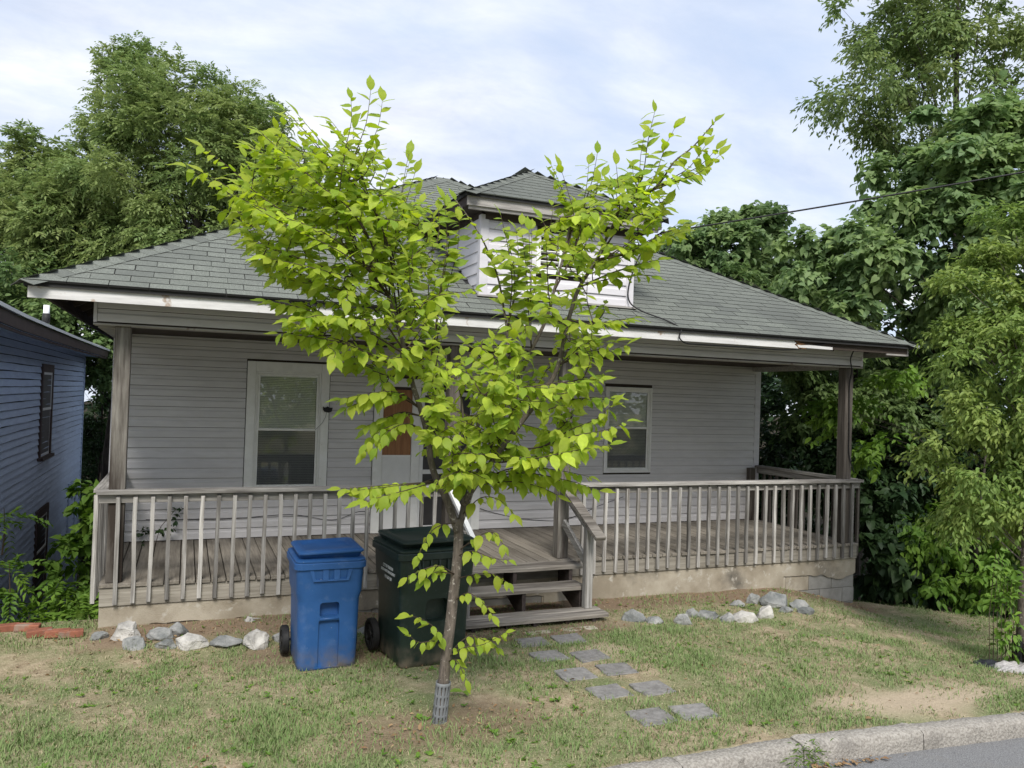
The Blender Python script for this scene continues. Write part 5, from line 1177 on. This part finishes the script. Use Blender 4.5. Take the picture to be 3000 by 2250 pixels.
# right hand side
e = [E(1560, 560, 19.5, 1.25, 1.3, 1.0), E(1650, 540, 19.5, 0.9, 1.0, 1.0), E(1520, 480, 19.5, 0.55, 0.6, 0.45), E(1640, 470, 19.5, 0.5, 0.5, 0.4), E(1600, 650, 19, 1.5, 1.2, 1.0), E(1480, 560, 19.8, 0.5, 0.6, 0.7)]
p = at(1570, 760, 19.5); tree_at('vine_covered_tree', 'rounded vine covered tree above the right roof slope', gbase((p.x, p.y)), (p.x, p.y, 6.2), 0.18, e, 75, 0.55, 'leaf', M_LEAFC, 71, 46, 0.14, group=GT, per=9, leaf=T_HEART, wid=0.85, droop=0.5)
e = [E(1950, 150, 16, 1.9, 1.8, 1.5), E(2080, 60, 16, 1.7, 1.6, 1.4), E(1880, 60, 16, 1.0, 1.0, 0.7), E(2180, 200, 15.5, 1.2, 1.3, 1.6), E(1960, 300, 16, 1.3, 1.3, 0.9), E(1830, 190, 16, 0.65, 0.7, 0.35), E(1900, 270, 16, 0.7, 0.7, 0.35), E(2050, -60, 16, 2.2, 2.0, 1.2), E(2250, 80, 16, 1.3, 1.3, 1.5)]
p = at(2090, 700, 16.5); tree_at('hackberry_tree', 'tall airy hackberry tree reaching out of the top right corner', gbase((p.x, p.y)), (p.x-0.5, p.y, 11.5), 0.13, e, 165, 0.62, 'leaf', M_LEAFA, 81, 24, 0.13, group=GT, per=8, leaf=T_LANCE, wid=0.40, droop=0.6, shell=0.2, limbs_n=14)
e = [E(2010, 420, 13.2, 1.0, 1.1, 0.75), E(2150, 330, 13.2, 0.9, 1.0, 0.9), E(2120, 480, 13, 1.2, 1.2, 0.8), E(1850, 540, 13.4, 0.85, 0.9, 0.45), E(1760, 520, 13.6, 0.45, 0.5, 0.35), E(1950, 600, 13, 1.2, 1.0, 0.6), E(1800, 620, 13.2, 0.65, 0.7, 0.45), E(2060, 250, 13.3, 0.7, 0.7, 0.5), E(1830, 690, 12.8, 0.35, 0.4, 0.2), E(2180, 580, 13.2, 1.0, 1.0, 0.8), E(2100, 660, 13.2, 1.1, 0.9, 0.55)]
p = at(2080, 1000, 14.0); tree_at('mulberry_tree', 'broad leaved mulberry tree hanging over the right end of the roof', gbase((p.x, p.y)), (p.x, p.y, 6.6), 0.16, e, 170, 0.44, 'leaf', M_LEAFC, 91, 24, 0.125, group=GT, per=8, leaf=T_HEART, wid=0.8, droop=0.5, limbs_n=40)
e = [E(1720, 680, 15.5, 1.2, 1.2, 0.8), E(1850, 760, 14, 1.2, 1.0, 0.8), E(1620, 620, 17, 0.8, 0.8, 0.5), E(1960, 760, 14, 1.2, 1.0, 0.7), E(2080, 790, 14, 1.2, 1.2, 0.8), E(1780, 850, 13.8, 1.0, 0.9, 0.7), E(1930, 870, 13.5, 1.2, 1.0, 0.7)]
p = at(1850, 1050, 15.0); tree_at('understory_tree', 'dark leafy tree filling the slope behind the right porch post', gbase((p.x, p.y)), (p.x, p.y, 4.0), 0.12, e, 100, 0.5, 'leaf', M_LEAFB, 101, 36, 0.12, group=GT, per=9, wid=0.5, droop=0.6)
e = [E(1700, 950, 15, 0.9, 1.0, 0.9), E(1760, 1020, 14, 0.9, 0.9, 0.8), E(1690, 1080, 15.5, 0.9, 0.9, 0.9), E(1900, 1010, 13.5, 1.1, 0.9, 0.8), E(2020, 950, 13.5, 1.1, 1.0, 0.8), E(1960, 1130, 13.2, 1.2, 0.9, 0.9), E(2100, 1060, 13.3, 1.0, 1.0, 0.9), E(2150, 930, 13.5, 1.0, 1.0, 0.8)]
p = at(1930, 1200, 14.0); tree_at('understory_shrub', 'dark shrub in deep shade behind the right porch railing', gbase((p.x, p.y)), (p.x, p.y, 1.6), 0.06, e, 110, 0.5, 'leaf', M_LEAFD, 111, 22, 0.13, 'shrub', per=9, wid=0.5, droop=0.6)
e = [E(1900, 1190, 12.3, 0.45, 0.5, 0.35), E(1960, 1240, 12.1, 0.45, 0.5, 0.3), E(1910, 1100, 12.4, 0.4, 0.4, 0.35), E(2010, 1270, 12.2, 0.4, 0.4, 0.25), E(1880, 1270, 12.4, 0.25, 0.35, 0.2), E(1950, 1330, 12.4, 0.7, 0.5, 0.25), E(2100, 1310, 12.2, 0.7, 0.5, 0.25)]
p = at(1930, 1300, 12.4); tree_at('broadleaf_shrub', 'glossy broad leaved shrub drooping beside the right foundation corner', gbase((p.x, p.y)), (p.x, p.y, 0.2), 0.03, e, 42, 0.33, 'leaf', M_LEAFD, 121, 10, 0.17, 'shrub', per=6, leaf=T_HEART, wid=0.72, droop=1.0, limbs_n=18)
e = [E(2100, 1150, 11.8, 0.8, 0.8, 0.55), E(2060, 1250, 11.6, 0.5, 0.5, 0.35), E(2150, 1260, 11.2, 0.6, 0.6, 0.4), E(2000, 1180, 12, 0.4, 0.5, 0.3), E(1890, 950, 11.5, 0.35, 0.35, 0.3), E(1850, 880, 11.6, 0.5, 0.4, 0.22), E(1950, 830, 11.6, 0.6, 0.5, 0.2), E(1780, 900, 11.8, 0.3, 0.3, 0.2)]
p = at(2120, 1300, 11.9); tree_at('boxelder_sapling', 'bright green sapling arching between the porch post and the olive tree', gbase((p.x, p.y)), (p.x, p.y, 2.0), 0.04, e, 46, 0.36, 'leaf', M_LEAFS, 131, 14, 0.12, 'tree', per=7, leaf=T_OVAL, wid=0.5, droop=0.8, limbs_n=30)
# far wood closing the view
e = [E(-150, 900, 34, 5, 4, 5), E(250, 850, 36, 6, 4, 5), E(700, 800, 38, 6, 4, 5), E(1200, 850, 38, 6, 4, 4), E(1700, 900, 32, 5, 4, 5.2), E(2000, 900, 26, 4, 4, 6), E(2350, 900, 24, 4, 4, 8), E(2200, 1150, 22, 4, 3, 3), E(1850, 1100, 24, 3, 3, 3), E(230, 1050, 30, 2.5, 3, 4), E(2600, 700, 20, 3, 3, 7), E(2500, 1100, 15, 2, 2, 2)]
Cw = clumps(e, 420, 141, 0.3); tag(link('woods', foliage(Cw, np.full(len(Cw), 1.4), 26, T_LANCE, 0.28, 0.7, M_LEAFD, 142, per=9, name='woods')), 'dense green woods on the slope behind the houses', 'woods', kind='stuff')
Cw = clumps([(-14, -24, 3.5, 5, 3, 4.5), (-5, -25, 4.0, 4.5, 3, 5), (4, -24, 3.0, 4.5, 3, 4), (13, -25, 4.0, 5, 3, 5), (22, -24, 3.5, 5, 3, 4.5)], 130, 171, 0.3)
tag(link('woods', foliage(Cw, np.full(len(Cw), 1.5), 22, T_LANCE, 0.36, 0.7, M_LEAFA, 172, per=8, name='woods')), 'row of leafy trees across the street mirrored in the window panes', 'woods', kind='stuff')
# small plants at the left
def sprout(name, label, base, h, seed, n=9, mt=M_LEAFS, size=0.10, frond=0.42, lean=(0, 0), cat='plant', group=None):
    root = empty(name, base); tag(root, label, cat, group); rr_ = random.Random(seed); b = Vector(base); tp_ = b+Vector((lean[0], lean[1], h)); mb = MB().tube([b, b.lerp(tp_, 0.5)+Vector((0.02, 0, 0)), tp_], [0.012, 0.008, 0.004], 5); mb.build('stem', M_TWIG, root)
    C = np.array([b.lerp(tp_, rr_.uniform(0.35, 1.0))[:] for _ in range(n)]); link('leaves', pinnate(C, np.full(n, 0.05), 2, size, mt, seed, leaflets=13, frond=frond, droop=0.7, out_bias=0.1), root); return root
for (px, py, d, h, lb, sd2, n) in ((15, 1300, 9.0, 0.75, 'pinnate leaved sumac sprout at the left picture edge', 201, 11), (125, 1290, 9.4, 0.55, 'tallest sumac sprout beside the lower window of the blue house', 202, 8), (190, 1335, 9.0, 0.35, 'low sumac sprout hanging over the brick edging', 203, 9), (60, 1330, 8.8, 0.32, 'yellowish sumac sprout above the topmost brick', 204, 9), (5, 1140, 9.3, 0.55, 'sumac tip against the blue wall at the left picture edge', 205, 5)):
    p = at(px, py+40, d); sprout('sumac_sprout', lb, (p.x, p.y, p.z-0.1), h, sd2, n, M_LEAFS, 0.095 if 'low' not in lb else 0.11, 0.40, group='sumac sprouts by the blue house')
e = [E(205, 1080, 11.0, 0.25, 0.4, 0.2), E(190, 1180, 10.6, 0.3, 0.4, 0.22), E(225, 1120, 10.4, 0.18, 0.3, 0.25), E(165, 1210, 10.4, 0.22, 0.25, 0.15), E(210, 1250, 10.5, 0.3, 0.4, 0.25), E(195, 1310, 10.2, 0.3, 0.3, 0.2)]
p = at(205, 1330, 10.6); tree_at('mulberry_sapling', 'green sapling growing in the gap against the left porch railing', gbase((p.x, p.y)), (p.x, p.y, 0.7), 0.02, e, 26, 0.20, 'leaf', M_LEAFS, 151, 7, 0.13, 'tree', per=6, leaf=T_HEART, wid=0.72, droop=0.7, limbs_n=20)
p = Vector((0.42, D-0.16, 0.0)); root = empty('porch_weed', p); tag(root, 'small green weed growing up through the left rear porch corner', 'plant'); MB().tube([p, p+Vector((0.05, 0, 0.2)), p+Vector((0.22, 0, 0.42))], 0.004, 5).build('stem', M_TWIG, root)
link('leaves', foliage([p+Vector((-0.1, 0, 0.12)), p+Vector((0.08, 0, 0.2)), p+Vector((0.2, 0.02, 0.36))], [0.16, 0.1, 0.1], 5, T_OVAL, 0.07, 0.6, M_LEAFD, 161, per=4, name='leaves'), root)

# ------------------------------------------------------------------ young olive-green tree at the right edge
p = onground(2204, 1440); e = [E(2170, 620, 8.6, 0.55, 0.6, 0.6), E(2130, 760, 8.4, 0.55, 0.6, 0.5), E(2190, 900, 8.2, 0.6, 0.65, 0.55), E(2100, 900, 8.3, 0.4, 0.5, 0.4), E(2080, 1000, 8.2, 0.42, 0.5, 0.3), E(2180, 1080, 8.0, 0.5, 0.6, 0.4), E(2110, 1120, 8.1, 0.4, 0.45, 0.25), E(2190, 500, 8.7, 0.22, 0.3, 0.35), E(2280, 700, 8.4, 0.7, 0.7, 1.2), E(2280, 1000, 8.2, 0.6, 0.6, 0.8), E(2130, 560, 8.6, 0.22, 0.25, 0.25)]
ot = empty('young_olive_green_tree', p); tag(ot, 'slender young tree with dense olive green leaves at the right picture edge', 'tree')
mb = MB(); tp_ = at(2235, 480, 8.6); pts = [p, p.lerp(tp_, 0.15)+Vector((0.02, 0, 0)), p.lerp(tp_, 0.4)+Vector((0.05, 0, 0)), p.lerp(tp_, 0.7), tp_]; mb.tube(pts, [0.06, 0.05, 0.04, 0.025, 0.006], 10)
C = clumps(e, 150, 301, 0.25); rr_ = random.Random(5)
for i in range(0, 150, 2):
    c = Vector(C[i % len(C)]); h = max(0.1, min(0.9, (c.z-p.z)/(tp_.z-p.z)*0.8-0.03)); s_ = p.lerp(tp_, h); mb.tube([s_, s_.lerp(c, 0.55)+Vector((0, 0, 0.10*(c-s_).length)), c], [0.009, 0.005, 0.002], 4)
mb.build('trunk', M_BARKY, ot, smooth=True)
me = foliage(C, np.full(len(C), 0.30), 20, T_OVAL4, 0.070, 0.44, M_LEAFO, 302, per=10, droop=0.7)
link('crown', me, ot)
for i in range(7):
    q0 = p+Vector((-0.10-0.03*i, 0.02*i, 0.1)); MB().tube([q0-Vector((0, 0, 0.1)), q0+Vector((-0.02, 0, 0.4)), q0+Vector((0.01*i, 0, 0.75+0.05*i))], [0.005, 0.004, 0.002], 4).build('sucker', M_TWIG, ot)
C2 = np.array([(p+Vector((-0.1-0.03*(i % 5), 0.02*(i % 3), 0.15+0.06*i)))[:] for i in range(14)]); link('sucker_leaves', foliage(C2, np.full(14, 0.14), 4, T_OVAL, 0.085, 0.5, M_LEAFS, 303, per=4, droop=0.4, name='sucker_leaves'), ot)
g2 = empty('trunk_guard', p); tag(g2, 'dark slotted sleeve round the trunk of the olive green tree', 'trunk guard'); mb = MB(); nA = 24
for h in (0, 0.3):
    for i in range(nA): a = 2*PI*i/nA; mb.v.append((p.x+0.075*math.cos(a), p.y+0.075*math.sin(a), p.z+h))
mb.f = [(i, (i+1) % nA, nA+(i+1) % nA, nA+i) for i in range(nA) if i % 3]; o = mb.build('sleeve', M_RUBBER, g2); md = o.modifiers.new('wall', 'SOLIDIFY'); md.thickness = 0.006
# torn weed sheet
p = onground(2160, 1440); fb = empty('torn_ground_sheet', p); tag(fb, 'torn black sheet with pale fluffy fibre lying by the right tree', 'sheet')
def rag(name, mt, cx, cy, rx, ry, amp, zoff, seed):
    n = 22; vs = []; fs = []
    for i in range(n+1):
        for j in range(n+1):
            u, v = i/n*2-1, j/n*2-1; w_ = 1+0.35*noise.noise((u*2, v*2, seed)); x, y = cx+u*rx*w_*(1-0.35*v*v), cy+v*ry*w_*(1-0.45*u*u)
            z_ = ground(x, y)+zoff+amp*(noise.noise((x*6, y*9, seed))*0.8+noise.noise((x*18, y*22, seed))*0.5+0.6)*(1-u**4)*(1-v**4)-0.015*(u**4+v**4); vs.append((x, y, z_))
    for i in range(n):
        for j in range(n): a = i*(n+1)+j; fs.append((a, a+n+1, a+n+2, a+1))
    return MB().add(vs, fs).build(name, mt, fb, smooth=True)
rag('black_layer', M_TARP, p.x-0.05, p.y+0.06, 0.20, 0.15, 0.05, 0.01, 3); rag('fibre_layer', M_FLUFF, p.x+0.06, p.y-0.12, 0.30, 0.14, 0.06, 0.015, 8); rag('fibre_layer', M_FLUFF, p.x+0.40, p.y-0.12, 0.2, 0.12, 0.06, 0.01, 12)

# ================================================================== POWER LINE
a = Vector((6.02, -0.20, 3.99)); b = at(2212, 358, 8.7); c = a + (b-a)*2.6
mb = MB(); pts = []
for i in range(41):
    t = i/40; q_ = a.lerp(c, t); q_.z -= 0.28*math.sin(PI*t)*0.0; q_.z -= 0.5*t*(1-t)*0.6; pts.append(q_)
sh = b - pts[15]
off0 = None
mb.tube(pts, 0.010, 6); pl = mb.build('power_line', M_CABLE, None, smooth=True); tag(pl, 'black overhead service line running from the dormer to the upper right', 'cable')
# ================================================================== STEPPING STONES
ST = [(1150, 1388, 'left', 'the one nearest the steps'), (1185, 1419, 'left', 'second from the steps'), (1243, 1457, 'left', 'the middle one'), (1316, 1498, 'left', 'second from the street'), (1408, 1549, 'left', 'the one nearest the street'),
      (1229, 1383, 'right', 'the one nearest the steps'), (1275, 1419, 'right', 'second from the steps'), (1332, 1447, 'right', 'the middle one'), (1410, 1488, 'right', 'second from the street'), (1500, 1540, 'right', 'the one nearest the street')]
for x, y, side_, which in ST:
    p = onground(x, y); bm = bmesh.new(); bmesh.ops.create_cube(bm, size=1)
    for v in bm.verts: v.co = Vector((v.co.x*0.30, v.co.y*0.275, v.co.z*0.05))
    bmesh.ops.subdivide_edges(bm, edges=bm.edges[:], cuts=4, use_grid_fill=True)
    for v in bm.verts: v.co += Vector((noise.noise(v.co*9+p), noise.noise(v.co*9+p*2), 0.3*noise.noise(v.co*14+p)))*0.012
    bmesh.ops.bevel(bm, geom=[e_ for e_ in bm.edges if e_.calc_face_angle(0) > 0.9], offset=0.006, segments=1, affect='EDGES')
    mb = MB(); mb.bm(bm); o = mb.build('stepping_stone', M_PAVER, None); o.location = (p.x, p.y, max(gz(p.x+a_, p.y+b_) for a_ in (-0.13, 0, 0.13) for b_ in (-0.12, 0, 0.12))-0.020); o.rotation_euler = (rnd.uniform(-.02, .02), rnd.uniform(-.02, .02), rnd.uniform(-0.10, 0.06))
    tag(o, f'square grey stepping stone in the {side_} row, {which}', 'stepping stone', 'stepping stones of the lawn path')
p = onground(1215, 1362); mb = MB().box(p.x-0.42, p.y-0.05, p.z-0.05, p.x+0.40, p.y+0.06, p.z+0.004, 0.004); o = mb.build('sill_stone', M_BLOCK, None); tag(o, 'flat pale stone strip half buried before the bottom step', 'stone')
# ================================================================== ROCKS
RK = [(270, 1362, 62, 48, 1, 'largest pale rock at the left foundation corner'), (290, 1388, 62, 30, 0, 'low grey rock in front of the largest corner rock'), (345, 1367, 62, 26, 0, 'flat mossy rock behind the row left of the blue cart'), (385, 1358, 48, 34, 0, 'upright rock leaning on the flat mossy rock'),
      (413, 1383, 72, 36, 1, 'broad whitish rock third from the blue cart'), (357, 1390, 46, 26, 0, 'small brownish rock between two pale rocks'), (490, 1384, 70, 26, 0, 'long flat rock left of the faceted pale rock'), (555, 1381, 62, 44, 1, 'faceted pale rock nearest left of the blue cart'),
      (607, 1375, 42, 24, 0, 'grey rock half hidden by the blue cart wheel'), (538, 1337, 28, 12, 1, 'small white rock alone in the dirt by the foundation'), (215, 1372, 48, 18, 0, 'sunken grey rock left of the corner rock'), (795, 1357, 60, 22, 0, 'low rock seen between the two carts'),
      (1367, 1329, 58, 30, 0, 'blue grey rock nearest right of the steps'), (1412, 1338, 50, 16, 0, 'low tan rock next to the first rock by the steps'), (1476, 1338, 46, 28, 0, 'pointed grey rock in the grass, third right of the steps'), (1495, 1324, 36, 20, 0, 'small rock tucked behind the pointed grey rock'),
      (1528, 1325, 46, 22, 0, 'rounded rock in the middle of the right row'), (1567, 1330, 44, 28, 0, 'dark veined rock left of the bright white rock'), (1608, 1330, 58, 34, 1, 'bright white rock, the palest of the right group'), (1652, 1320, 44, 36, 1, 'tall pale wedge rock right of the bright white rock'),
      (1592, 1303, 36, 15, 0, 'flat dark rock behind the bright white rock'), (1627, 1293, 34, 26, 0, 'pyramid shaped rock against the right foundation'), (1676, 1296, 74, 32, 0, 'large slanted grey slab rock near the right foundation'), (1725, 1303, 46, 26, 0, 'dark jagged rock right of the slanted slab'),
      (1698, 1317, 38, 14, 0, 'small flat rock below the slanted slab'), (1742, 1318, 42, 18, 0, 'last grey rock at the right end of the row')]
for i, (x, y, wpx, hpx, white, lb) in enumerate(RK):
    p = onground(x, y+hpx*0.35); d = (p-CAMP).dot(AX_F); w_ = wpx*K*d/FPX*0.98; h_ = hpx*K*d/FPX*1.05; r = random.Random(400+i)
    bm = bmesh.new()
    for _ in range(26):
        v = Vector((r.gauss(0, 1), r.gauss(0, 1), r.gauss(0, 1))).normalized(); bm.verts.new((v.x*w_*0.54*r.uniform(0.8, 1.05), v.y*w_*0.40*r.uniform(0.75, 1.0), max(-0.35, v.z)*h_*0.72*r.uniform(0.75, 1.1)))
    bmesh.ops.convex_hull(bm, input=bm.verts[:])
    for v in [v for v in bm.verts if not v.link_faces]: bm.verts.remove(v)
    bmesh.ops.bevel(bm, geom=bm.edges[:], offset=0.006, segments=1, affect='EDGES')
    bmesh.ops.triangulate(bm, faces=bm.faces[:]); bmesh.ops.subdivide_edges(bm, edges=bm.edges[:], cuts=1)
    for v in bm.verts: v.co += v.normal*(0.012*noise.noise(v.co*22+Vector((i, 0, 0)))+0.006*noise.noise(v.co*60))*1.0
    mb = MB(); mb.bm(bm); o = mb.build('rock', M_ROCKW if white else M_ROCK, None); o.location = (p.x, p.y, p.z+h_*0.09); o.rotation_euler = (0, 0, YAW*-1)
    tag(o, lb, 'rock', 'rocks edging the beds along the foundation')

# ================================================================== LAWN BLADES AND LITTER
PAVS = [onground(x, y) for x, y, _, _ in ST]
def lawn(n, seed):
    r = np.random.default_rng(seed); X = r.uniform(-3.2, 12.5, n); Y = r.uniform(-4.7, 0.35, n); keep = []; dens = []; dry = []
    for x, y in zip(X, Y):
        s1, s2, s3 = soil_at(x, y)
        if y < -4.14 or (0 <= x <= 9.6 and y > -0.02) or (x < 0 and y > 0.32) or any(abs(x-q_.x) < 0.128 and abs(y-q_.y) < 0.115 for q_ in PAVS): keep.append(0); dry.append(0); continue
        c = noise.noise((x*0.9, y*0.9, 11)); c2 = noise.noise((x*2.6, y*2.6, 17)); c3 = noise.noise((x*8, y*8, 23)); g_ = 0.50+0.75*c+0.6*c2+0.45*c3
        g_ *= (1-0.78*s1)*(1-0.62*s2)
        if s3 > 0.5: g_ *= 0.3
        near = max(0.45, min(1.0, 1.7-0.22*((x-CX)*0.38+(y-CY)*0.92-4))); keep.append(g_*near); dry.append(0.27-0.55*c-0.35*c2+0.30*sm(6.5, 9.5, x)*sm(-3.5, -1, y)+0.12*sm(3.5, 0, x))
    keep = np.array(keep); dry = np.array(dry); m_ = r.uniform(0, 1, n) < keep; X, Y, dry = X[m_], Y[m_], dry[m_]; n = len(X)
    Z = np.array([ground(x, y)+0.018*noise.noise((x*2.2, y*2.2, 0))+0.010*noise.noise((x*7, y*7, 3)) for x, y in zip(X, Y)])
    a = r.uniform(0, 2*PI, n); isdry = r.uniform(0, 1, n) < np.clip(dry, 0.08, 0.92)
    H = np.where(isdry, r.uniform(0.012, 0.038, n), r.uniform(0.018, 0.062, n)); lean = np.where(isdry, r.uniform(0.7, 2.2, n), r.uniform(0.3, 1.3, n)); Wd = r.uniform(0.0018, 0.0042, n)
    tall = np.array([max(0, noise.noise((x*1.9, y*1.9, 31))) for x, y in zip(X, Y)]); H *= 0.8+1.1*tall*(~isdry)
    dirv = np.stack([np.cos(a), np.sin(a), np.zeros(n)], 1); sdv = np.stack([-np.sin(a), np.cos(a), np.zeros(n)], 1); P0 = np.stack([X, Y, Z-0.004], 1)
    up = np.array([0, 0, 1.0]); Hh = H[:, None]; ln_ = lean[:, None]
    p1 = P0+up*Hh*0.55+dirv*Hh*ln_*0.35; p2 = P0+up*Hh*np.clip(1.1-0.25*ln_, 0.35, 1)+dirv*Hh*ln_*0.95
    w = Wd[:, None]; V_ = np.stack([P0-sdv*w, P0+sdv*w, p1-sdv*w*0.85, p1+sdv*w*0.85, p2], 1).reshape(-1, 3); b_ = (np.arange(n)*5)[:, None]
    F_ = np.concatenate([b_+np.array([[0, 1, 3]]), b_+np.array([[0, 3, 2]]), b_+np.array([[2, 3, 4]])], 1).reshape(-1, 3)
    tn = np.where(isdry, r.uniform(0.6, 1.0, n), r.uniform(0.0, 0.38, n)); return np_mesh('grass', V_, F_, M_GRASS, np.repeat(tn, 3))
tag(link('grass', lawn(440000, 501)), 'short patchy green and dry grass of the front lawn', 'grass', kind='stuff')
r = np.random.default_rng(77); n = 2600; X, Y = [], []
while len(X) < n:
    x, y = r.uniform(-2, 11), r.uniform(-4.1, -0.05); s1, s2, s3 = soil_at(x, y)
    if r.uniform() < 0.2+0.7*s2: X.append(x); Y.append(y)
P_ = np.array([(x, y, ground(x, y)+0.012) for x, y in zip(X, Y)]); A = r.normal(size=(n, 3))*np.array([1, 1, 0.15]); Nn = r.normal(size=(n, 3))*0.3+np.array([0, 0, 1.0])
L = r.uniform(0.01, 0.045, n)*r.choice([0.5, 0.7, 1, 1.3], n); tag(link('leaf_litter', leaf_mesh('leaf_litter', P_, A, unit(Nn), L, L*r.uniform(0.25, 0.6, n), M_LITTER, T_OVAL, r.uniform(0, 1, n))), 'dead brown leaves and twigs scattered on the lawn and beds', 'litter', kind='stuff')
r = np.random.default_rng(91); PW, AW, NW, LW = [], [], [], []
while len(PW) < 3600:
    x, y = r.uniform(-2.5, 10.5), r.uniform(-4.1, -0.1); s1, s2, s3 = soil_at(x, y)
    if noise.noise((x*1.1, y*1.1, 44)) < 0.02 or r.uniform() < s1*0.8 or any(abs(x-q_.x) < 0.16 and abs(y-q_.y) < 0.15 for q_ in PAVS): continue
    z = ground(x, y); big = r.uniform(0.6, 1.5)
    for k_ in range(int(r.integers(4, 9))):
        a = r.uniform(0, 2*PI); PW.append((x, y, z+0.006)); AW.append((math.cos(a), math.sin(a), r.uniform(0.15, 0.8))); NW.append((r.normal()*0.3, r.normal()*0.3, 1.0)); LW.append(0.032*big*r.uniform(0.6, 1.2))
LW = np.array(LW); tag(link('lawn_weeds', leaf_mesh('lawn_weeds', np.array(PW), np.array(AW), unit(np.array(NW)), LW, LW*r.uniform(0.22, 0.6, len(LW)), M_LEAFS, T_OVAL4, r.uniform(0.1, 1, len(LW)))), 'low broad leaved weeds and clover scattered through the lawn', 'weeds', kind='stuff')
for nm, mt, px, py, lb, ct in (('yellow_flower', M_YELLOW, 2131, 1322, 'small yellow flower in the lawn left of the right tree', 'flower'), ('pink_scrap', M_PINK, 2077, 1609, 'bright pink scrap on the asphalt beside the kerb', 'litter')):
    p = onground(px, py)
    if nm == 'pink_scrap': p = Vector((at(px, py, 1)-CAMP)); t = ((ground(7.2, -4.16)-0.125)-CZ)/p.z; p = CAMP+p*t
    link_ = leaf_mesh(nm, np.array([p[:]]*6)+np.array([0, 0, 0.03 if nm != 'pink_scrap' else 0.006]), np.array([(math.cos(i*1.05), math.sin(i*1.05), 0.25) for i in range(6)]), np.array([(0, 0, 1.0)]*6), np.full(6, 0.03), np.full(6, 0.022), mt, T_OVAL, np.zeros(6)); tag(link(nm, link_), lb, ct)
p = Vector((4.62, -4.33, ground(4.62, -4.16)-0.12)); wd = empty('gutter_weed', p); tag(wd, 'tuft of weeds growing from the joint between kerb stones', 'weed')
C = np.array([(p.x+0.03*i, p.y+0.01, p.z+0.02+0.018*(i % 4)) for i in range(-3, 5)]); link('blades', foliage(C, np.full(8, 0.045), 7, T_LANCE, 0.05, 0.14, M_LEAFS, 181, per=3, droop=0.2, name='blades'), wd)
n_ = 60; rg = np.random.default_rng(5); P_ = np.stack([rg.normal(4.95, 0.22, n_), rg.normal(-4.36, 0.03, n_), np.zeros(n_)], 1); P_[:, 2] = [ground(x, -4.16)-0.115 for x in P_[:, 0]]
A = rg.normal(size=(n_, 3))*np.array([1, 1, 0.2]); L = rg.uniform(0.02, 0.06, n_); tag(link('gutter_litter', leaf_mesh('gutter_litter', P_, A, unit(rg.normal(size=(n_, 3))*0.4+np.array([0, 0, 1.0])), L, L*0.5, M_LITTER, T_OVAL, rg.uniform(0, 0.7, n_))), 'dry brown leaves gathered in the gutter below the kerb', 'litter', kind='stuff')
p = onground(1000, 1502); root = link('fallen_sprig', leaf_mesh('fallen_sprig', np.array([p[:]]*3)+np.array([0, 0, 0.03]), np.array([(-1, 0.2, 0.1), (0.1, -1, 0.1), (0.6, -0.8, 0.1)]), np.array([(0, -0.3, 1.0)]*3), np.array([0.12, 0.10, 0.08]), np.array([0.05, 0.045, 0.03]), M_LEAFS, T_OVAL, np.zeros(3))); tag(root, 'pale green fallen sprig on the ground beside the slotted sleeve', 'sprig')
